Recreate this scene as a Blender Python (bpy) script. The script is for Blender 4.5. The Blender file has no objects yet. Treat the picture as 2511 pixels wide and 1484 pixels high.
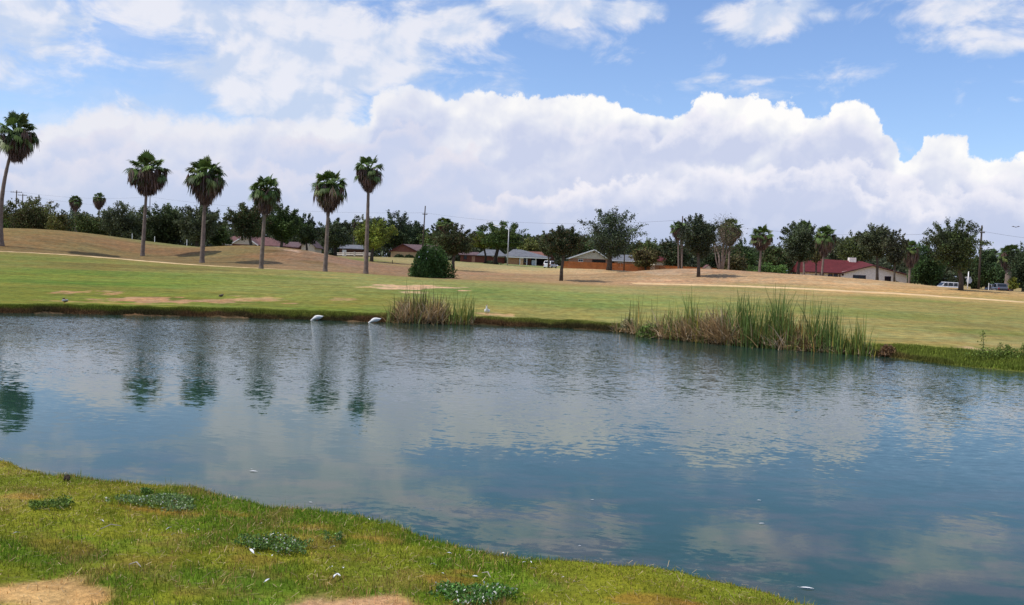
import bpy, math, random
import numpy as np
from mathutils import Vector, Matrix

# ---------------------------------------------------------------- camera, sky, sun, exposure
SC = bpy.context.scene
COL = SC.collection
W, H, F = 2511.0, 1484.0, 2312.0          # reference frame used for measuring directions
CX, CY = W / 2, H / 2
CAMZ = 2.4
ROLL = math.radians(2.2)
PITCH = math.atan(77 / F * math.cos(ROLL))
FW = np.array([0, math.cos(PITCH), -math.sin(PITCH)])
U0 = np.array([0, math.sin(PITCH), math.cos(PITCH)])
R0 = np.array([1.0, 0, 0])
RT = math.cos(ROLL) * R0 + math.sin(ROLL) * U0
UP = -math.sin(ROLL) * R0 + math.cos(ROLL) * U0
cd = bpy.data.cameras.new("Camera")
cd.sensor_width = 36; cd.lens = 36 * F / W
cd.clip_start = 0.1; cd.clip_end = 6000
cam = bpy.data.objects.new("Camera", cd); COL.objects.link(cam)
m = Matrix.Identity(4)
for i in range(3):
    m[i][0] = RT[i]; m[i][1] = UP[i]; m[i][2] = -FW[i]
m[2][3] = CAMZ
cam.matrix_world = m
SC.camera = cam
SC.view_settings.view_transform = 'Standard'
SC.view_settings.look = 'None'
SC.view_settings.exposure = 0.0
SC.view_settings.gamma = 1.0
SC.cycles.max_bounces = 4; SC.cycles.diffuse_bounces = 2; SC.cycles.glossy_bounces = 2
SC.cycles.transparent_max_bounces = 6

def ray(px, py):
    return FW + (px - CX) / F * RT - (py - CY) / F * UP
def P(px, py, d):
    r = ray(px, py); r = r / r[1] * d
    return np.array([r[0], r[1], r[2] + CAMZ])
def azel(px, py):
    r = ray(px, py); n = r / np.linalg.norm(r)
    return math.atan2(n[0], n[1]), math.asin(n[2])

SUN_EL = math.radians(57)
SUN_DIR = Vector((-math.cos(SUN_EL) * math.cos(math.radians(12)), -math.cos(SUN_EL) * math.sin(math.radians(12)), math.sin(SUN_EL)))
sl = bpy.data.lights.new("Sun", 'SUN'); sl.energy = 3.7; sl.angle = math.radians(0.55); sl.color = (1.0, 0.945, 0.86)
so = bpy.data.objects.new("Sun", sl); COL.objects.link(so)
so.rotation_euler = SUN_DIR.to_track_quat('Z', 'Y').to_euler()
so.location = (-40, -10, 80)

class NT:
    """tiny node-tree helper"""
    def __init__(s, tree, dim='3D'): s.t = tree; s.n = tree.nodes; s.l = tree.links; s.dim = dim
    def set(s, sock, v):
        if v is None: return
        if isinstance(v, bpy.types.NodeSocket): s.l.new(v, sock)
        else: sock.default_value = v
    def m(s, op, a, b=None, c=None, clamp=False):
        n = s.n.new('ShaderNodeMath'); n.operation = op; n.use_clamp = clamp
        for i, v in enumerate((a, b, c)): s.set(n.inputs[i], v)
        return n.outputs[0]
    def v(s, op, a, b=None, sc=None):
        n = s.n.new('ShaderNodeVectorMath'); n.operation = op
        s.set(n.inputs[0], a); s.set(n.inputs[1], b)
        if sc is not None: s.set(n.inputs['Scale'], sc)
        return n.outputs['Value'] if op in ('LENGTH', 'DOT_PRODUCT', 'DISTANCE') else n.outputs[0]
    def xyz(s, x, y, z=0.0):
        n = s.n.new('ShaderNodeCombineXYZ')
        for i, v in enumerate((x, y, z)): s.set(n.inputs[i], v)
        return n.outputs[0]
    def sep(s, v):
        n = s.n.new('ShaderNodeSeparateXYZ'); s.set(n.inputs[0], v); return n.outputs
    def noise(s, vec, scale, detail=4, rough=0.55, dist=0.0, col=False, lac=2.0):
        n = s.n.new('ShaderNodeTexNoise'); n.noise_dimensions = s.dim; s.set(n.inputs['Vector'], vec)
        s.set(n.inputs['Scale'], scale); s.set(n.inputs['Detail'], detail); s.set(n.inputs['Roughness'], rough)
        s.set(n.inputs['Distortion'], dist); s.set(n.inputs['Lacunarity'], lac)
        return n.outputs[1 if col else 0]
    def voro(s, vec, scale, smooth=0.6):
        n = s.n.new('ShaderNodeTexVoronoi'); n.voronoi_dimensions = s.dim; n.feature = 'SMOOTH_F1'; s.set(n.inputs['Vector'], vec)
        s.set(n.inputs['Scale'], scale); s.set(n.inputs['Smoothness'], smooth); return n.outputs['Distance']
    def ss(s, v, a, b, lo=0.0, hi=1.0):
        n = s.n.new('ShaderNodeMapRange'); n.interpolation_type = 'SMOOTHSTEP'
        s.set(n.inputs[0], v); n.inputs[1].default_value = a; n.inputs[2].default_value = b
        n.inputs[3].default_value = lo; n.inputs[4].default_value = hi
        return n.outputs[0]
    def mix(s, f, a, b, mode='MIX'):
        n = s.n.new('ShaderNodeMix'); n.data_type = 'RGBA'; n.blend_type = mode
        s.set(n.inputs[0], f); s.set(n.inputs[6], a); s.set(n.inputs[7], b); return n.outputs[2]
    def curve(s, v, pts):
        n = s.n.new('ShaderNodeFloatCurve'); c = n.mapping.curves[0]
        for i, (x, y) in enumerate(pts):
            if i < 2: c.points[i].location = (x, y)
            else: c.points.new(x, y)
        for p in c.points: p.handle_type = 'AUTO_CLAMPED'
        n.mapping.update(); s.set(n.inputs['Value'], v); return n.outputs[0]

def lin(c):
    return tuple(((x / 255) / 12.92 if x / 255 <= 0.04045 else ((x / 255 + 0.055) / 1.055) ** 2.4) for x in c)
def L4(r, g, b, k=1.0):
    a = lin((r, g, b)); return (a[0] * k, a[1] * k, a[2] * k, 1.0)

wd = bpy.data.worlds.new("World"); SC.world = wd; wd.use_nodes = True
wt = wd.node_tree; wt.nodes.clear(); N = NT(wt, '2D')
sky = wt.nodes.new('ShaderNodeTexSky'); sky.sky_type = 'NISHITA'; sky.sun_disc = False
sky.sun_elevation = SUN_EL; sky.sun_rotation = math.atan2(SUN_DIR.x, SUN_DIR.y)
sky.air_density = 1.0; sky.dust_density = 0.6; sky.ozone_density = 2.2; sky.altitude = 30
gen = wt.nodes.new('ShaderNodeTexCoord').outputs['Generated']
gx, gy, gz = N.sep(gen)
AZ = N.m('ARCTAN2', gx, gy); EL = N.m('ARCSINE', gz)
uv = N.xyz(AZ, EL, 0.0)
# warp for puffy outlines
wn = N.v('SUBTRACT', N.noise(uv, 16, 5, 0.6, col=True), (0.5, 0.5, 0.5))
uvw = N.v('ADD', uv, N.v('MULTIPLY', wn, (0.035, 0.022, 0)))
prof = [(-260,300),(0,318),(90,312),(150,290),(250,266),(330,276),(420,287),(520,289),(650,290),(760,282),(840,288),(905,292),(928,226),(1030,217),(1100,238),(1180,226),
        (1290,234),(1430,236),(1530,262),(1640,282),(1700,246),(1740,224),(1800,238),(1845,227),(1900,252),(1960,266),(2020,282),(2080,254),(2130,268),(2160,322),
        (2200,362),(2228,400),(2242,350),(2300,336),(2372,352),(2386,388),(2511,380),(2700,350)]
pts = []
for x, y in prof:
    a, e = azel(x, y); pts.append(((a + 0.75) / 1.5, e / 0.4))
azw = N.sep(uvw)[0]
top = N.m('MULTIPLY', N.curve(N.m('MULTIPLY_ADD', azw, 1 / 1.5, 0.5, clamp=True), pts), 0.4)
puff = N.m('SUBTRACT', 0.45, N.voro(uvw, 34, 0.8))
puff2 = N.m('SUBTRACT', 0.45, N.voro(uvw, 90, 0.7))
fb = N.m('SUBTRACT', N.noise(uv, 45, 7, 0.68), 0.5)
rel = N.m('SUBTRACT', top, EL)
edge = N.m('ADD', rel, N.m('ADD', N.m('MULTIPLY', puff, 0.009), N.m('ADD', N.m('MULTIPLY', puff2, 0.006), N.m('MULTIPLY', fb, 0.024))))
crisp = N.ss(edge, -0.0012, 0.0035)
soft = N.ss(edge, -0.012, 0.010)
side = N.ss(AZ, -0.22, 0.05)
bank = N.m('ADD', N.m('MULTIPLY', crisp, side), N.m('MULTIPLY', N.m('MULTIPLY', soft, .93), N.m('SUBTRACT', 1.0, side)))
# patchy high clouds
blobs = [(60,50,150,75,1.3),(-80,80,180,120,1.2),(30,150,160,60,.55),(200,246,230,22,.62),(80,220,220,60,.45),(470,5,170,28,.9),(560,40,240,70,1.3),(700,60,290,90,1.5),(800,120,270,85,1.6),(860,180,230,62,1.5),(700,215,230,70,1.5),(700,150,260,90,1.4),
         (690,262,180,44,1.5),(940,150,100,45,.8),(1075,185,34,16,.5),(1010,50,70,60,1.1),(1110,50,115,50,1.5),(1240,52,60,18,.7),(1330,12,170,36,1.3),(1560,28,85,34,1.3),(1405,62,26,9,.6),
         (1865,45,105,42,1.5),(1950,10,70,45,1.0),(2016,42,30,18,.9),(2140,40,70,14,.35),(2400,28,190,42,.78),(2380,85,170,28,.7),(2440,112,95,22,1.1),(1745,198,50,9,.55),(1850,203,30,7,.5),(1120,95,30,12,.6),(2490,236,30,8,.4),
         (250,340,500,60,.0)]
best = None
un = N.m('SUBTRACT', N.noise(N.v('MULTIPLY', uv, (1.0, 2.1, 1)), 11, 7, 0.62, 0.3), 0.5)
for (x, y, rx, ry, st) in blobs:
    if st <= 0: continue
    a, e = azel(x, y); k = 1 / F * 1.12
    d = N.v('LENGTH', N.v('MULTIPLY', N.v('SUBTRACT', uvw, (a, e, 0)), (1 / (rx * k), 1 / (ry * k * 1.1), 0)))
    f = N.m('MULTIPLY', N.m('SUBTRACT', 1.25, d), st)
    best = f if best is None else N.m('SMOOTH_MAX', best, f, 0.25)
# further patches above the frame
hi = N.m('MULTIPLY', N.ss(EL, 0.29, 0.36), N.m('MULTIPLY', N.m('SUBTRACT', N.noise(N.v('MULTIPLY', uv, (1.0, 1.5, 1)), 5.0, 4, 0.5), 0.44), 7.0))
best = N.m('MAXIMUM', best, hi)
wis = N.ss(N.m('ADD', best, N.m('MULTIPLY', un, 2.7)), 0.08, 1.05)
veil = N.m('MULTIPLY', N.m('MULTIPLY', N.ss(AZ, 0.05, -0.55), N.ss(EL, .33, .1)), N.ss(N.noise(N.v('MULTIPLY', uv, (1.0, 3.0, 1)), 7, 5, .6), .35, .65, .05, .40))
wis = N.m('MAXIMUM', N.m('MULTIPLY', wis, 0.9), veil)
cl = N.m('MAXIMUM', bank, wis)
# cloud brightness: lit tops of billows, lavender shade between
uvl = N.v('ADD', uv, N.v('MULTIPLY', wn, (0.016, 0.014, 0)))
def relief(scale, off, det=4):
    a = N.noise(uvl, scale, det, 0.55)
    b = N.noise(N.v('ADD', uvl, (-off * 0.6, off, 0)), scale, det, 0.55)
    return N.m('SUBTRACT', a, b)
rl = N.m('ADD', N.m('MULTIPLY', relief(9, 0.02, 3), 1.9), N.m('MULTIPLY', relief(30, 0.007, 3), 0.9))
def bill(sc_, o): return N.m('SUBTRACT', N.voro(N.v('ADD', uvl, (-o * .5, o, 0)), sc_, 0.7), N.voro(uvl, sc_, 0.7))
vr = N.m('ADD', N.m('MULTIPLY', bill(15, 0.014), 0.9), N.m('MULTIPLY', bill(42, 0.005), 0.55))
big = N.ss(N.noise(uvl, 5.0, 4, 0.55), 0.42, 0.60)
rl = N.m('ADD', rl, N.m('MULTIPLY', vr, N.m('ADD', N.m('MULTIPLY', big, 0.8), 0.35)))
def layer(pp, amp, seed):
    q = []
    for x, y in pp:
        a, e = azel(x, y); q.append(((a + 0.75) / 1.5, e / 0.4))
    off = N.v('ADD', uvl, (seed * 1.7, seed * 0.9, 0))
    tp = N.m('MULTIPLY', N.curve(N.m('MULTIPLY_ADD', N.sep(uvl)[0], 1 / 1.5, 0.5, clamp=True), q), 0.4)
    pf = N.m('ADD', N.m('MULTIPLY', N.m('SUBTRACT', 0.45, N.voro(off, 26, 0.8)), 0.022 * amp), N.m('MULTIPLY', N.m('SUBTRACT', 0.45, N.voro(off, 70, 0.7)), 0.010 * amp))
    nz = N.m('MULTIPLY', N.m('SUBTRACT', N.noise(off, 20, 6, 0.66), 0.5), 0.050 * amp)
    return N.m('SUBTRACT', N.m('ADD', tp, N.m('ADD', pf, nz)), EL)
shade = N.mix(N.ss(EL, 0.0, 0.10), L4(184, 198, 227), L4(203, 211, 236))
lite = N.mix(N.ss(AZ, -0.35, 0.15), L4(238, 237, 243), L4(255, 254, 253))
sunny = N.mix(N.ss(AZ, -0.1, 0.15), L4(232, 228, 238), L4(250, 247, 252))
base_l = N.m('ADD', N.m('ADD', N.m('MULTIPLY', rl, N.ss(EL, 0.02, 0.07)), N.ss(rel, 0.045, 0.0, 0.0, 0.75)), 0.22, clamp=True)
ccol = N.mix(base_l, shade, lite)
LAY = [([(0,345),(120,335),(200,318),(330,335),(420,322),(520,345),(640,335),(760,330),(900,352),(960,312),(1100,300),(1200,322),(1350,300),(1500,302),(1600,335),(1700,292),(1800,300),(1900,330),(2000,318),(2080,300),(2150,352),(2200,412),(2300,390),(2400,420),(2511,430)], 1.0, 1),
       ([(0,400),(150,400),(300,368),(400,402),(550,405),(640,385),(700,430),(950,350),(1000,392),(1150,368),(1250,425),(1500,352),(1560,432),(1640,402),(1720,400),(1820,430),(1880,415),(2000,405),(2100,388),(2180,430),(2300,470),(2400,480)], 1.0, 2),
       ([(0,470),(200,440),(400,445),(640,405),(700,445),(900,465),(1100,470),(1350,478),(1560,440),(1650,436),(1750,410),(1800,452),(1850,436),(2000,420),(2150,462),(2300,478),(2511,460)], 1.1, 3)]
for pp, amp, sd in LAY:
    dl = layer(pp, amp, sd)
    op = N.ss(N.noise(N.v('ADD', uv, (sd * 3.1, 0, 0)), 6.0, 3, 0.5), 0.36, 0.58, 0.12, 0.95)
    mk = N.m('MULTIPLY', N.ss(dl, -0.002, 0.008), op)
    glow = N.m('MULTIPLY', N.ss(dl, 0.032, 0.0), N.ss(EL, 0.03, 0.075, .35, 1.0))
    lc = N.mix(N.m('ADD', N.m('MULTIPLY', glow, 0.85), N.m('MULTIPLY', rl, .5), clamp=True), shade, sunny)
    ccol = N.mix(mk, ccol, lc)
ccol = N.mix(N.ss(EL, 0.055, 0.0, 0, .75), ccol, L4(188, 200, 228))
wcol = N.mix(N.ss(N.m('ADD', un, N.m('MULTIPLY', rl, 0.6)), -0.2, 0.22), L4(202, 216, 240), L4(240, 240, 247))
ccol = N.mix(N.ss(N.m('SUBTRACT', wis, bank), -0.1, 0.3), ccol, wcol)
skc = N.mix(1.0, sky.outputs[0], (0.92, 0.99, 1.17, 1), 'MULTIPLY')
b1 = wt.nodes.new('ShaderNodeBackground'); N.set(b1.inputs[0], skc); b1.inputs[1].default_value = 0.145
b2 = wt.nodes.new('ShaderNodeBackground'); N.set(b2.inputs[0], ccol); b2.inputs[1].default_value = 1.0
mx = wt.nodes.new('ShaderNodeMixShader'); N.set(mx.inputs[0], cl)
wt.links.new(b1.outputs[0], mx.inputs[1]); wt.links.new(b2.outputs[0], mx.inputs[2])
wo = wt.nodes.new('ShaderNodeOutputWorld'); wt.links.new(mx.outputs[0], wo.inputs[0])
wd.cycles.sampling_method = 'MANUAL'; wd.cycles.sample_map_resolution = 512

# ---------------------------------------------------------------- helpers
def tag(o, label=None, cat=None, group=None, kind=None):
    if label: o['label'] = label
    if cat: o['category'] = cat
    if group: o['group'] = group
    if kind: o['kind'] = kind
    return o
def empty(name, loc, label=None, cat=None, group=None):
    o = bpy.data.objects.new(name, None); COL.objects.link(o); o.location = tuple(loc)
    o.empty_display_size = 0.3
    return tag(o, label, cat, group)
def link(name, me, mat, parent=None, loc=None):
    o = bpy.data.objects.new(name, me); COL.objects.link(o)
    if mat is not None and not me.materials: me.materials.append(mat)
    if parent is not None: o.parent = parent
    if loc is not None: o.location = tuple(loc)
    return o
def np_mesh(name, verts, faces, cols=None, smooth=False):
    verts = np.ascontiguousarray(verts, dtype=np.float32); faces = np.ascontiguousarray(faces, dtype=np.int32)
    me = bpy.data.meshes.new(name); n, k = faces.shape
    me.vertices.add(len(verts)); me.vertices.foreach_set('co', verts.ravel())
    me.loops.add(n * k); me.loops.foreach_set('vertex_index', faces.ravel())
    me.polygons.add(n); me.polygons.foreach_set('loop_start', np.arange(0, n * k, k, dtype=np.int32))
    if smooth: me.polygons.foreach_set('use_smooth', np.ones(n, dtype=bool))
    me.update(calc_edges=True)
    if cols is not None:
        a = me.color_attributes.new('Col', 'FLOAT_COLOR', 'POINT')
        c = np.ones((len(verts), 4), dtype=np.float32); c[:, :3] = cols
        a.data.foreach_set('color', c.ravel())
    return me
class MB:
    """collects simple shapes into one mesh"""
    def __init__(s): s.v = []; s.f = []
    def add(s, vs, fs):
        b = len(s.v); s.v += [tuple(map(float, p)) for p in vs]; s.f += [tuple(b + i for i in f) for f in fs]; return s
    def box(s, x0, x1, y0, y1, z0, z1):
        return s.add([(x0,y0,z0),(x1,y0,z0),(x1,y1,z0),(x0,y1,z0),(x0,y0,z1),(x1,y0,z1),(x1,y1,z1),(x0,y1,z1)],
                     [(0,3,2,1),(4,5,6,7),(0,1,5,4),(1,2,6,5),(2,3,7,6),(3,0,4,7)])
    def prism(s, poly, y0, y1):        # polygon in x,z extruded along y
        n = len(poly)
        return s.add([(x, y0, z) for x, z in poly] + [(x, y1, z) for x, z in poly],
                     [tuple(range(n)), tuple(range(2 * n - 1, n - 1, -1))] + [(i, i + n, (i + 1) % n + n, (i + 1) % n) for i in range(n)])
    def prism_x(s, poly, x0, x1):      # polygon in y,z extruded along x
        n = len(poly)
        return s.add([(x0, y, z) for y, z in poly] + [(x1, y, z) for y, z in poly],
                     [tuple(range(n)), tuple(range(2 * n - 1, n - 1, -1))] + [(i, i + n, (i + 1) % n + n, (i + 1) % n) for i in range(n)])
    def tube(s, pts, rads, k=8):
        pts = [np.array(p, float) for p in pts]; b = len(s.v); n = len(pts)
        if not hasattr(rads, '__len__'): rads = [rads] * n
        vs = []; fs = []
        for i, p in enumerate(pts):
            t = pts[min(i + 1, n - 1)] - pts[max(i - 1, 0)]; t = t / (np.linalg.norm(t) + 1e-9)
            a = np.cross(t, (0, 0, 1) if abs(t[2]) < 0.9 else (1, 0, 0)); a /= np.linalg.norm(a); c = np.cross(t, a)
            for j in range(k):
                w = 2 * math.pi * j / k; vs.append(p + rads[i] * (math.cos(w) * a + math.sin(w) * c))
        for i in range(n - 1):
            for j in range(k):
                fs.append((i * k + j, i * k + (j + 1) % k, (i + 1) * k + (j + 1) % k, (i + 1) * k + j))
        fs.append(tuple(range(k - 1, -1, -1))); fs.append(tuple((n - 1) * k + j for j in range(k)))
        return s.add(vs, fs)
    def ring_loft(s, rings):           # rings: list of lists of points, same count
        k = len(rings[0]); vs = [p for r in rings for p in r]; fs = []
        for i in range(len(rings) - 1):
            for j in range(k):
                fs.append((i * k + j, i * k + (j + 1) % k, (i + 1) * k + (j + 1) % k, (i + 1) * k + j))
        fs.append(tuple(range(k - 1, -1, -1))); fs.append(tuple((len(rings) - 1) * k + j for j in range(k)))
        return s.add(vs, fs)
    def disc(s, c, r, ax='y', t=0.02, k=20):
        a = []
        for d in (-t / 2, t / 2):
            for j in range(k):
                w = 2 * math.pi * j / k; u, v = r * math.cos(w), r * math.sin(w)
                a.append((c[0] + u, c[1] + d, c[2] + v) if ax == 'y' else ((c[0] + d, c[1] + u, c[2] + v) if ax == 'x' else (c[0] + u, c[1] + v, c[2] + d)))
        return s.add(a, [tuple(range(k)), tuple(range(2 * k - 1, k - 1, -1))] + [(j, j + k, (j + 1) % k + k, (j + 1) % k) for j in range(k)])
    def build(s, name, mat, parent=None, loc=None, smooth=False, bevel=0, subsurf=0, flip=False):
        me = bpy.data.meshes.new(name); me.from_pydata(s.v, [], s.f); me.update()
        import bmesh
        bm = bmesh.new(); bm.from_mesh(me); bmesh.ops.recalc_face_normals(bm, faces=bm.faces); bm.to_mesh(me); bm.free()
        if smooth: me.polygons.foreach_set('use_smooth', [True] * len(me.polygons))
        o = link(name, me, mat, parent, loc)
        if bevel:
            b = o.modifiers.new('Bevel', 'BEVEL'); b.width = bevel; b.segments = 2; b.limit_method = 'ANGLE'
        if subsurf:
            u = o.modifiers.new('Subdivision', 'SUBSURF'); u.levels = subsurf; u.render_levels = subsurf
        return o

def mat(name, col, rough=0.85, noise=0.15, scale=8.0, metal=0.0, spec=0.3, bump=0.0):
    mm = bpy.data.materials.new(name); mm.use_nodes = True; t = NT(mm.node_tree); b = mm.node_tree.nodes['Principled BSDF']
    tc = mm.node_tree.nodes.new('ShaderNodeTexCoord').outputs['Object']
    n = t.noise(tc, scale, 5, 0.6)
    k = t.ss(n, 0.25, 0.75, 1 - noise, 1 + noise)
    c = t.mix(1.0, (*col[:3], 1.0), t.xyz(k, k, k), 'MULTIPLY')
    t.set(b.inputs['Base Color'], c); b.inputs['Roughness'].default_value = rough; b.inputs['Metallic'].default_value = metal
    b.inputs['Specular IOR Level'].default_value = spec
    if bump:
        bn = mm.node_tree.nodes.new('ShaderNodeBump'); bn.inputs['Distance'].default_value = bump; t.set(bn.inputs['Height'], n)
        t.set(b.inputs['Normal'], bn.outputs[0])
    return mm
def mat_col(name, rough=0.7, trans=0.0, spec=0.2, nscale=0, namp=0.0):
    """colour read from the mesh's own colour attribute"""
    mm = bpy.data.materials.new(name); mm.use_nodes = True; t = NT(mm.node_tree); b = mm.node_tree.nodes['Principled BSDF']
    a = mm.node_tree.nodes.new('ShaderNodeAttribute'); a.attribute_name = 'Col'; c = a.outputs['Color']
    if nscale:
        tc = mm.node_tree.nodes.new('ShaderNodeTexCoord').outputs['Object']
        k = t.ss(t.noise(tc, nscale, 6, 0.65), 0.25, 0.75, 1 - namp, 1 + namp)
        c = t.mix(1.0, c, t.xyz(k, k, k), 'MULTIPLY')
    t.set(b.inputs['Base Color'], c); b.inputs['Roughness'].default_value = rough; b.inputs['Specular IOR Level'].default_value = spec
    if trans > 0:
        tr = mm.node_tree.nodes.new('ShaderNodeBsdfTranslucent'); t.set(tr.inputs[0], c)
        mxx = mm.node_tree.nodes.new('ShaderNodeMixShader'); mxx.inputs[0].default_value = trans
        out = mm.node_tree.nodes['Material Output']
        mm.node_tree.links.new(b.outputs[0], mxx.inputs[1]); mm.node_tree.links.new(tr.outputs[0], mxx.inputs[2]); mm.node_tree.links.new(mxx.outputs[0], out.inputs[0])
    return mm

# numpy noise
def _hash(ix, iy, seed):
    h = (ix.astype(np.int64) * 374761393 + iy.astype(np.int64) * 668265263 + seed * 974711) & 0xffffffff
    h = ((h ^ (h >> 13)) * 1274126177) & 0xffffffff
    return ((h ^ (h >> 16)) & 0xffff) / 65535.0
def vnoise(x, y, seed=0):
    ix = np.floor(x); iy = np.floor(y); fx = x - ix; fy = y - iy
    fx = fx * fx * (3 - 2 * fx); fy = fy * fy * (3 - 2 * fy)
    a = _hash(ix, iy, seed); b = _hash(ix + 1, iy, seed); c = _hash(ix, iy + 1, seed); d = _hash(ix + 1, iy + 1, seed)
    return (a * (1 - fx) + b * fx) * (1 - fy) + (c * (1 - fx) + d * fx) * fy
def fbm(x, y, oct=4, seed=0):
    s = 0; a = 0.5; t = 0
    for i in range(oct):
        s = s + a * vnoise(x, y, seed + i * 17); t += a; a *= 0.5; x = x * 2.03 + 11.3; y = y * 2.03 + 5.7
    return s / t
def sstep(a, b, x):
    t = np.clip((x - a) / (b - a), 0, 1); return t * t * (3 - 2 * t)

# ---------------------------------------------------------------- terrain
ctrl = [(0,748,38),(500,752,41.5),(900,765,42),(1300,783,43),(1600,800,41),(2000,835,36),(2511,885,30),
        (0,680,58),(600,700,58),(1250,715,60),(1900,740,58),(2511,790,52),
        (0,617,90),(150,624,89),(350,640,88),(500,652,86),(700,663,86),
        (5,605,107),(349,628,113),(495,645,103),(640,657,84),(797,665,88),(897,672,97),
        (0,560,132),(100,562,133),(200,570,135),(300,583,136),(400,597,137),(-300,575,135),(200,590,118),(100,585,115),(330,610,120),
        (500,622,115),(560,600,122),(600,604,119),(650,606,118),(700,609,117),(750,615,117),(830,631,118),(880,641,120),
        (950,640,150),(1000,650,160),(1100,663,128),(1050,681,100),(1376,688,100),(1250,655,170),(1245,648,225),(1000,632,205),
        (1380,661,208),(1200,672,115),(1300,677,112),
        (1500,671,122),(1580,663,120),(1650,658,118),(1750,661,115),(1862,668,112),(1960,673,110),(2100,683,108),(2220,693,106),(2300,704,103),
        (2420,711,105),(2511,716,105),(2356,712,92),(1713,679,104),(2300,708,114),(2400,714,115),(2511,720,116),(1500,675,140),(620,611,127),(2700,725,105),(1495,662,150),
        (1560,696,98),(1690,699,95),(1900,706,90),(2100,716,86),(2300,727,82),(2511,741,79),(911,642,140),(2800,760,76),(-300,602,92)]
CP = [P(*c) for c in ctrl]
def PZ(px, d, z):
    p = P(px, 700, d); return np.array([p[0], d, z])
for a in [(-400,30,.35),(3000,22,.3),(-400,60,.9),(3100,55,.9),(0,160,4.2),(250,160,4.3),(420,170,3.9),(600,160,3.8),(750,170,3.9),(600,200,3.8),(750,230,4.2),(850,240,4.3),(985,215,4.1),
          (1440,215,3.4),(1533,200,3.06),(1757,188,2.7),(1640,196,2.9),(1700,150,2.7),(1900,150,2.5),(2100,150,2.1),(2140,185,2.2),(2317,165,2.1),(2450,165,2.0),(2600,160,2.1),(1800,300,4.0),
          (0,300,5.),(800,300,5.),(1400,300,4.6),(2500,300,3.2),(0,700,6.),(1250,700,6.),(2500,700,5.),(-900,120,3.),(3400,100,2.),(-900,300,5.),(3400,300,4.),(866,200,4.25),(700,600,6)]:
    CP.append(PZ(*a))
CP = np.array(CP)
_sc = 6.0
def _phi(d2): return np.sqrt(d2 + _sc ** 2)
_n = len(CP)
_A = np.zeros((_n + 3, _n + 3))
_d = ((CP[:, None, :2] - CP[None, :, :2]) ** 2).sum(-1)
_A[:_n, :_n] = -_phi(_d) + np.eye(_n) * 0.5
_A[:_n, _n] = 1; _A[:_n, _n + 1:] = CP[:, :2]; _A[_n, :_n] = 1; _A[_n + 1:, :_n] = CP[:, :2].T
_w = np.linalg.solve(_A, np.concatenate([CP[:, 2], np.zeros(3)]))
def base_h(x, y):
    out = _w[_n] + _w[_n + 1] * x + _w[_n + 2] * y
    for i in range(_n):
        out = out - _w[i] * _phi((x - CP[i, 0]) ** 2 + (y - CP[i, 1]) ** 2)
    return out
def on_water(px, py):
    r = ray(px, py); t = -CAMZ / r[2]; return (r[0] * t, r[1] * t)
far_shore = [on_water(*p) for p in [(-30,768),(120,769),(250,772),(500,777),(650,782),(760,785),(950,791),(1160,797),(1400,806),(1520,815),(1620,831),(1800,848),(2000,863),(2180,876),(2260,886),(2340,897),(2430,905),(2511,913),(2600,922)]]
def at_z(px, py, z):
    r = ray(px, py); t = (z - CAMZ) / r[2]; return np.array([r[0] * t, r[1] * t, z])
near_shore = []
for p in [(0,1133),(60,1150),(110,1170),(200,1182),(330,1195),(480,1207),(600,1230),(700,1255),(850,1270),(950,1290),(1050,1330),(1180,1358),(1300,1380),(1500,1395),(1640,1408),(1730,1425),(1800,1450),(1900,1470),(1960,1484),(2060,1515)]:
    q = at_z(p[0], p[1], 0.32); near_shore.append((q[0] + 0.10, q[1] + 0.42))
FS = [(-70, 40), (-40, 38.5)] + far_shore + [(24, 22), (45, 15), (70, 8)]
NS = [(-70, 22), (-30, 15.5), (-12, 11.2)] + near_shore + [(near_shore[-1][0] + 3, near_shore[-1][1] - 0.6), (30, 2), (70, -4)]
POND = np.array(FS + NS[::-1])
def pond_sd(x, y):
    """signed distance to the pond outline, positive on land; second value: nearest edge belongs to the near shore"""
    best = np.full(x.shape, 1e9); inside = np.zeros(x.shape, bool); near = np.zeros(x.shape, bool)
    n = len(POND)
    for i in range(n):
        ax, ay = POND[i]; bx, by = POND[(i + 1) % n]
        dx, dy = bx - ax, by - ay
        t = np.clip(((x - ax) * dx + (y - ay) * dy) / (dx * dx + dy * dy), 0, 1)
        d = np.hypot(x - ax - t * dx, y - ay - t * dy)
        c = d < best; best = np.where(c, d, best); near = np.where(c, i >= len(FS) - 1, near)
        cr = ((ay > y) != (by > y)) & (x < (bx - ax) * (y - ay) / (by - ay + 1e-12) + ax)
        inside ^= cr
    return np.where(inside, -best, best), near
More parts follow.
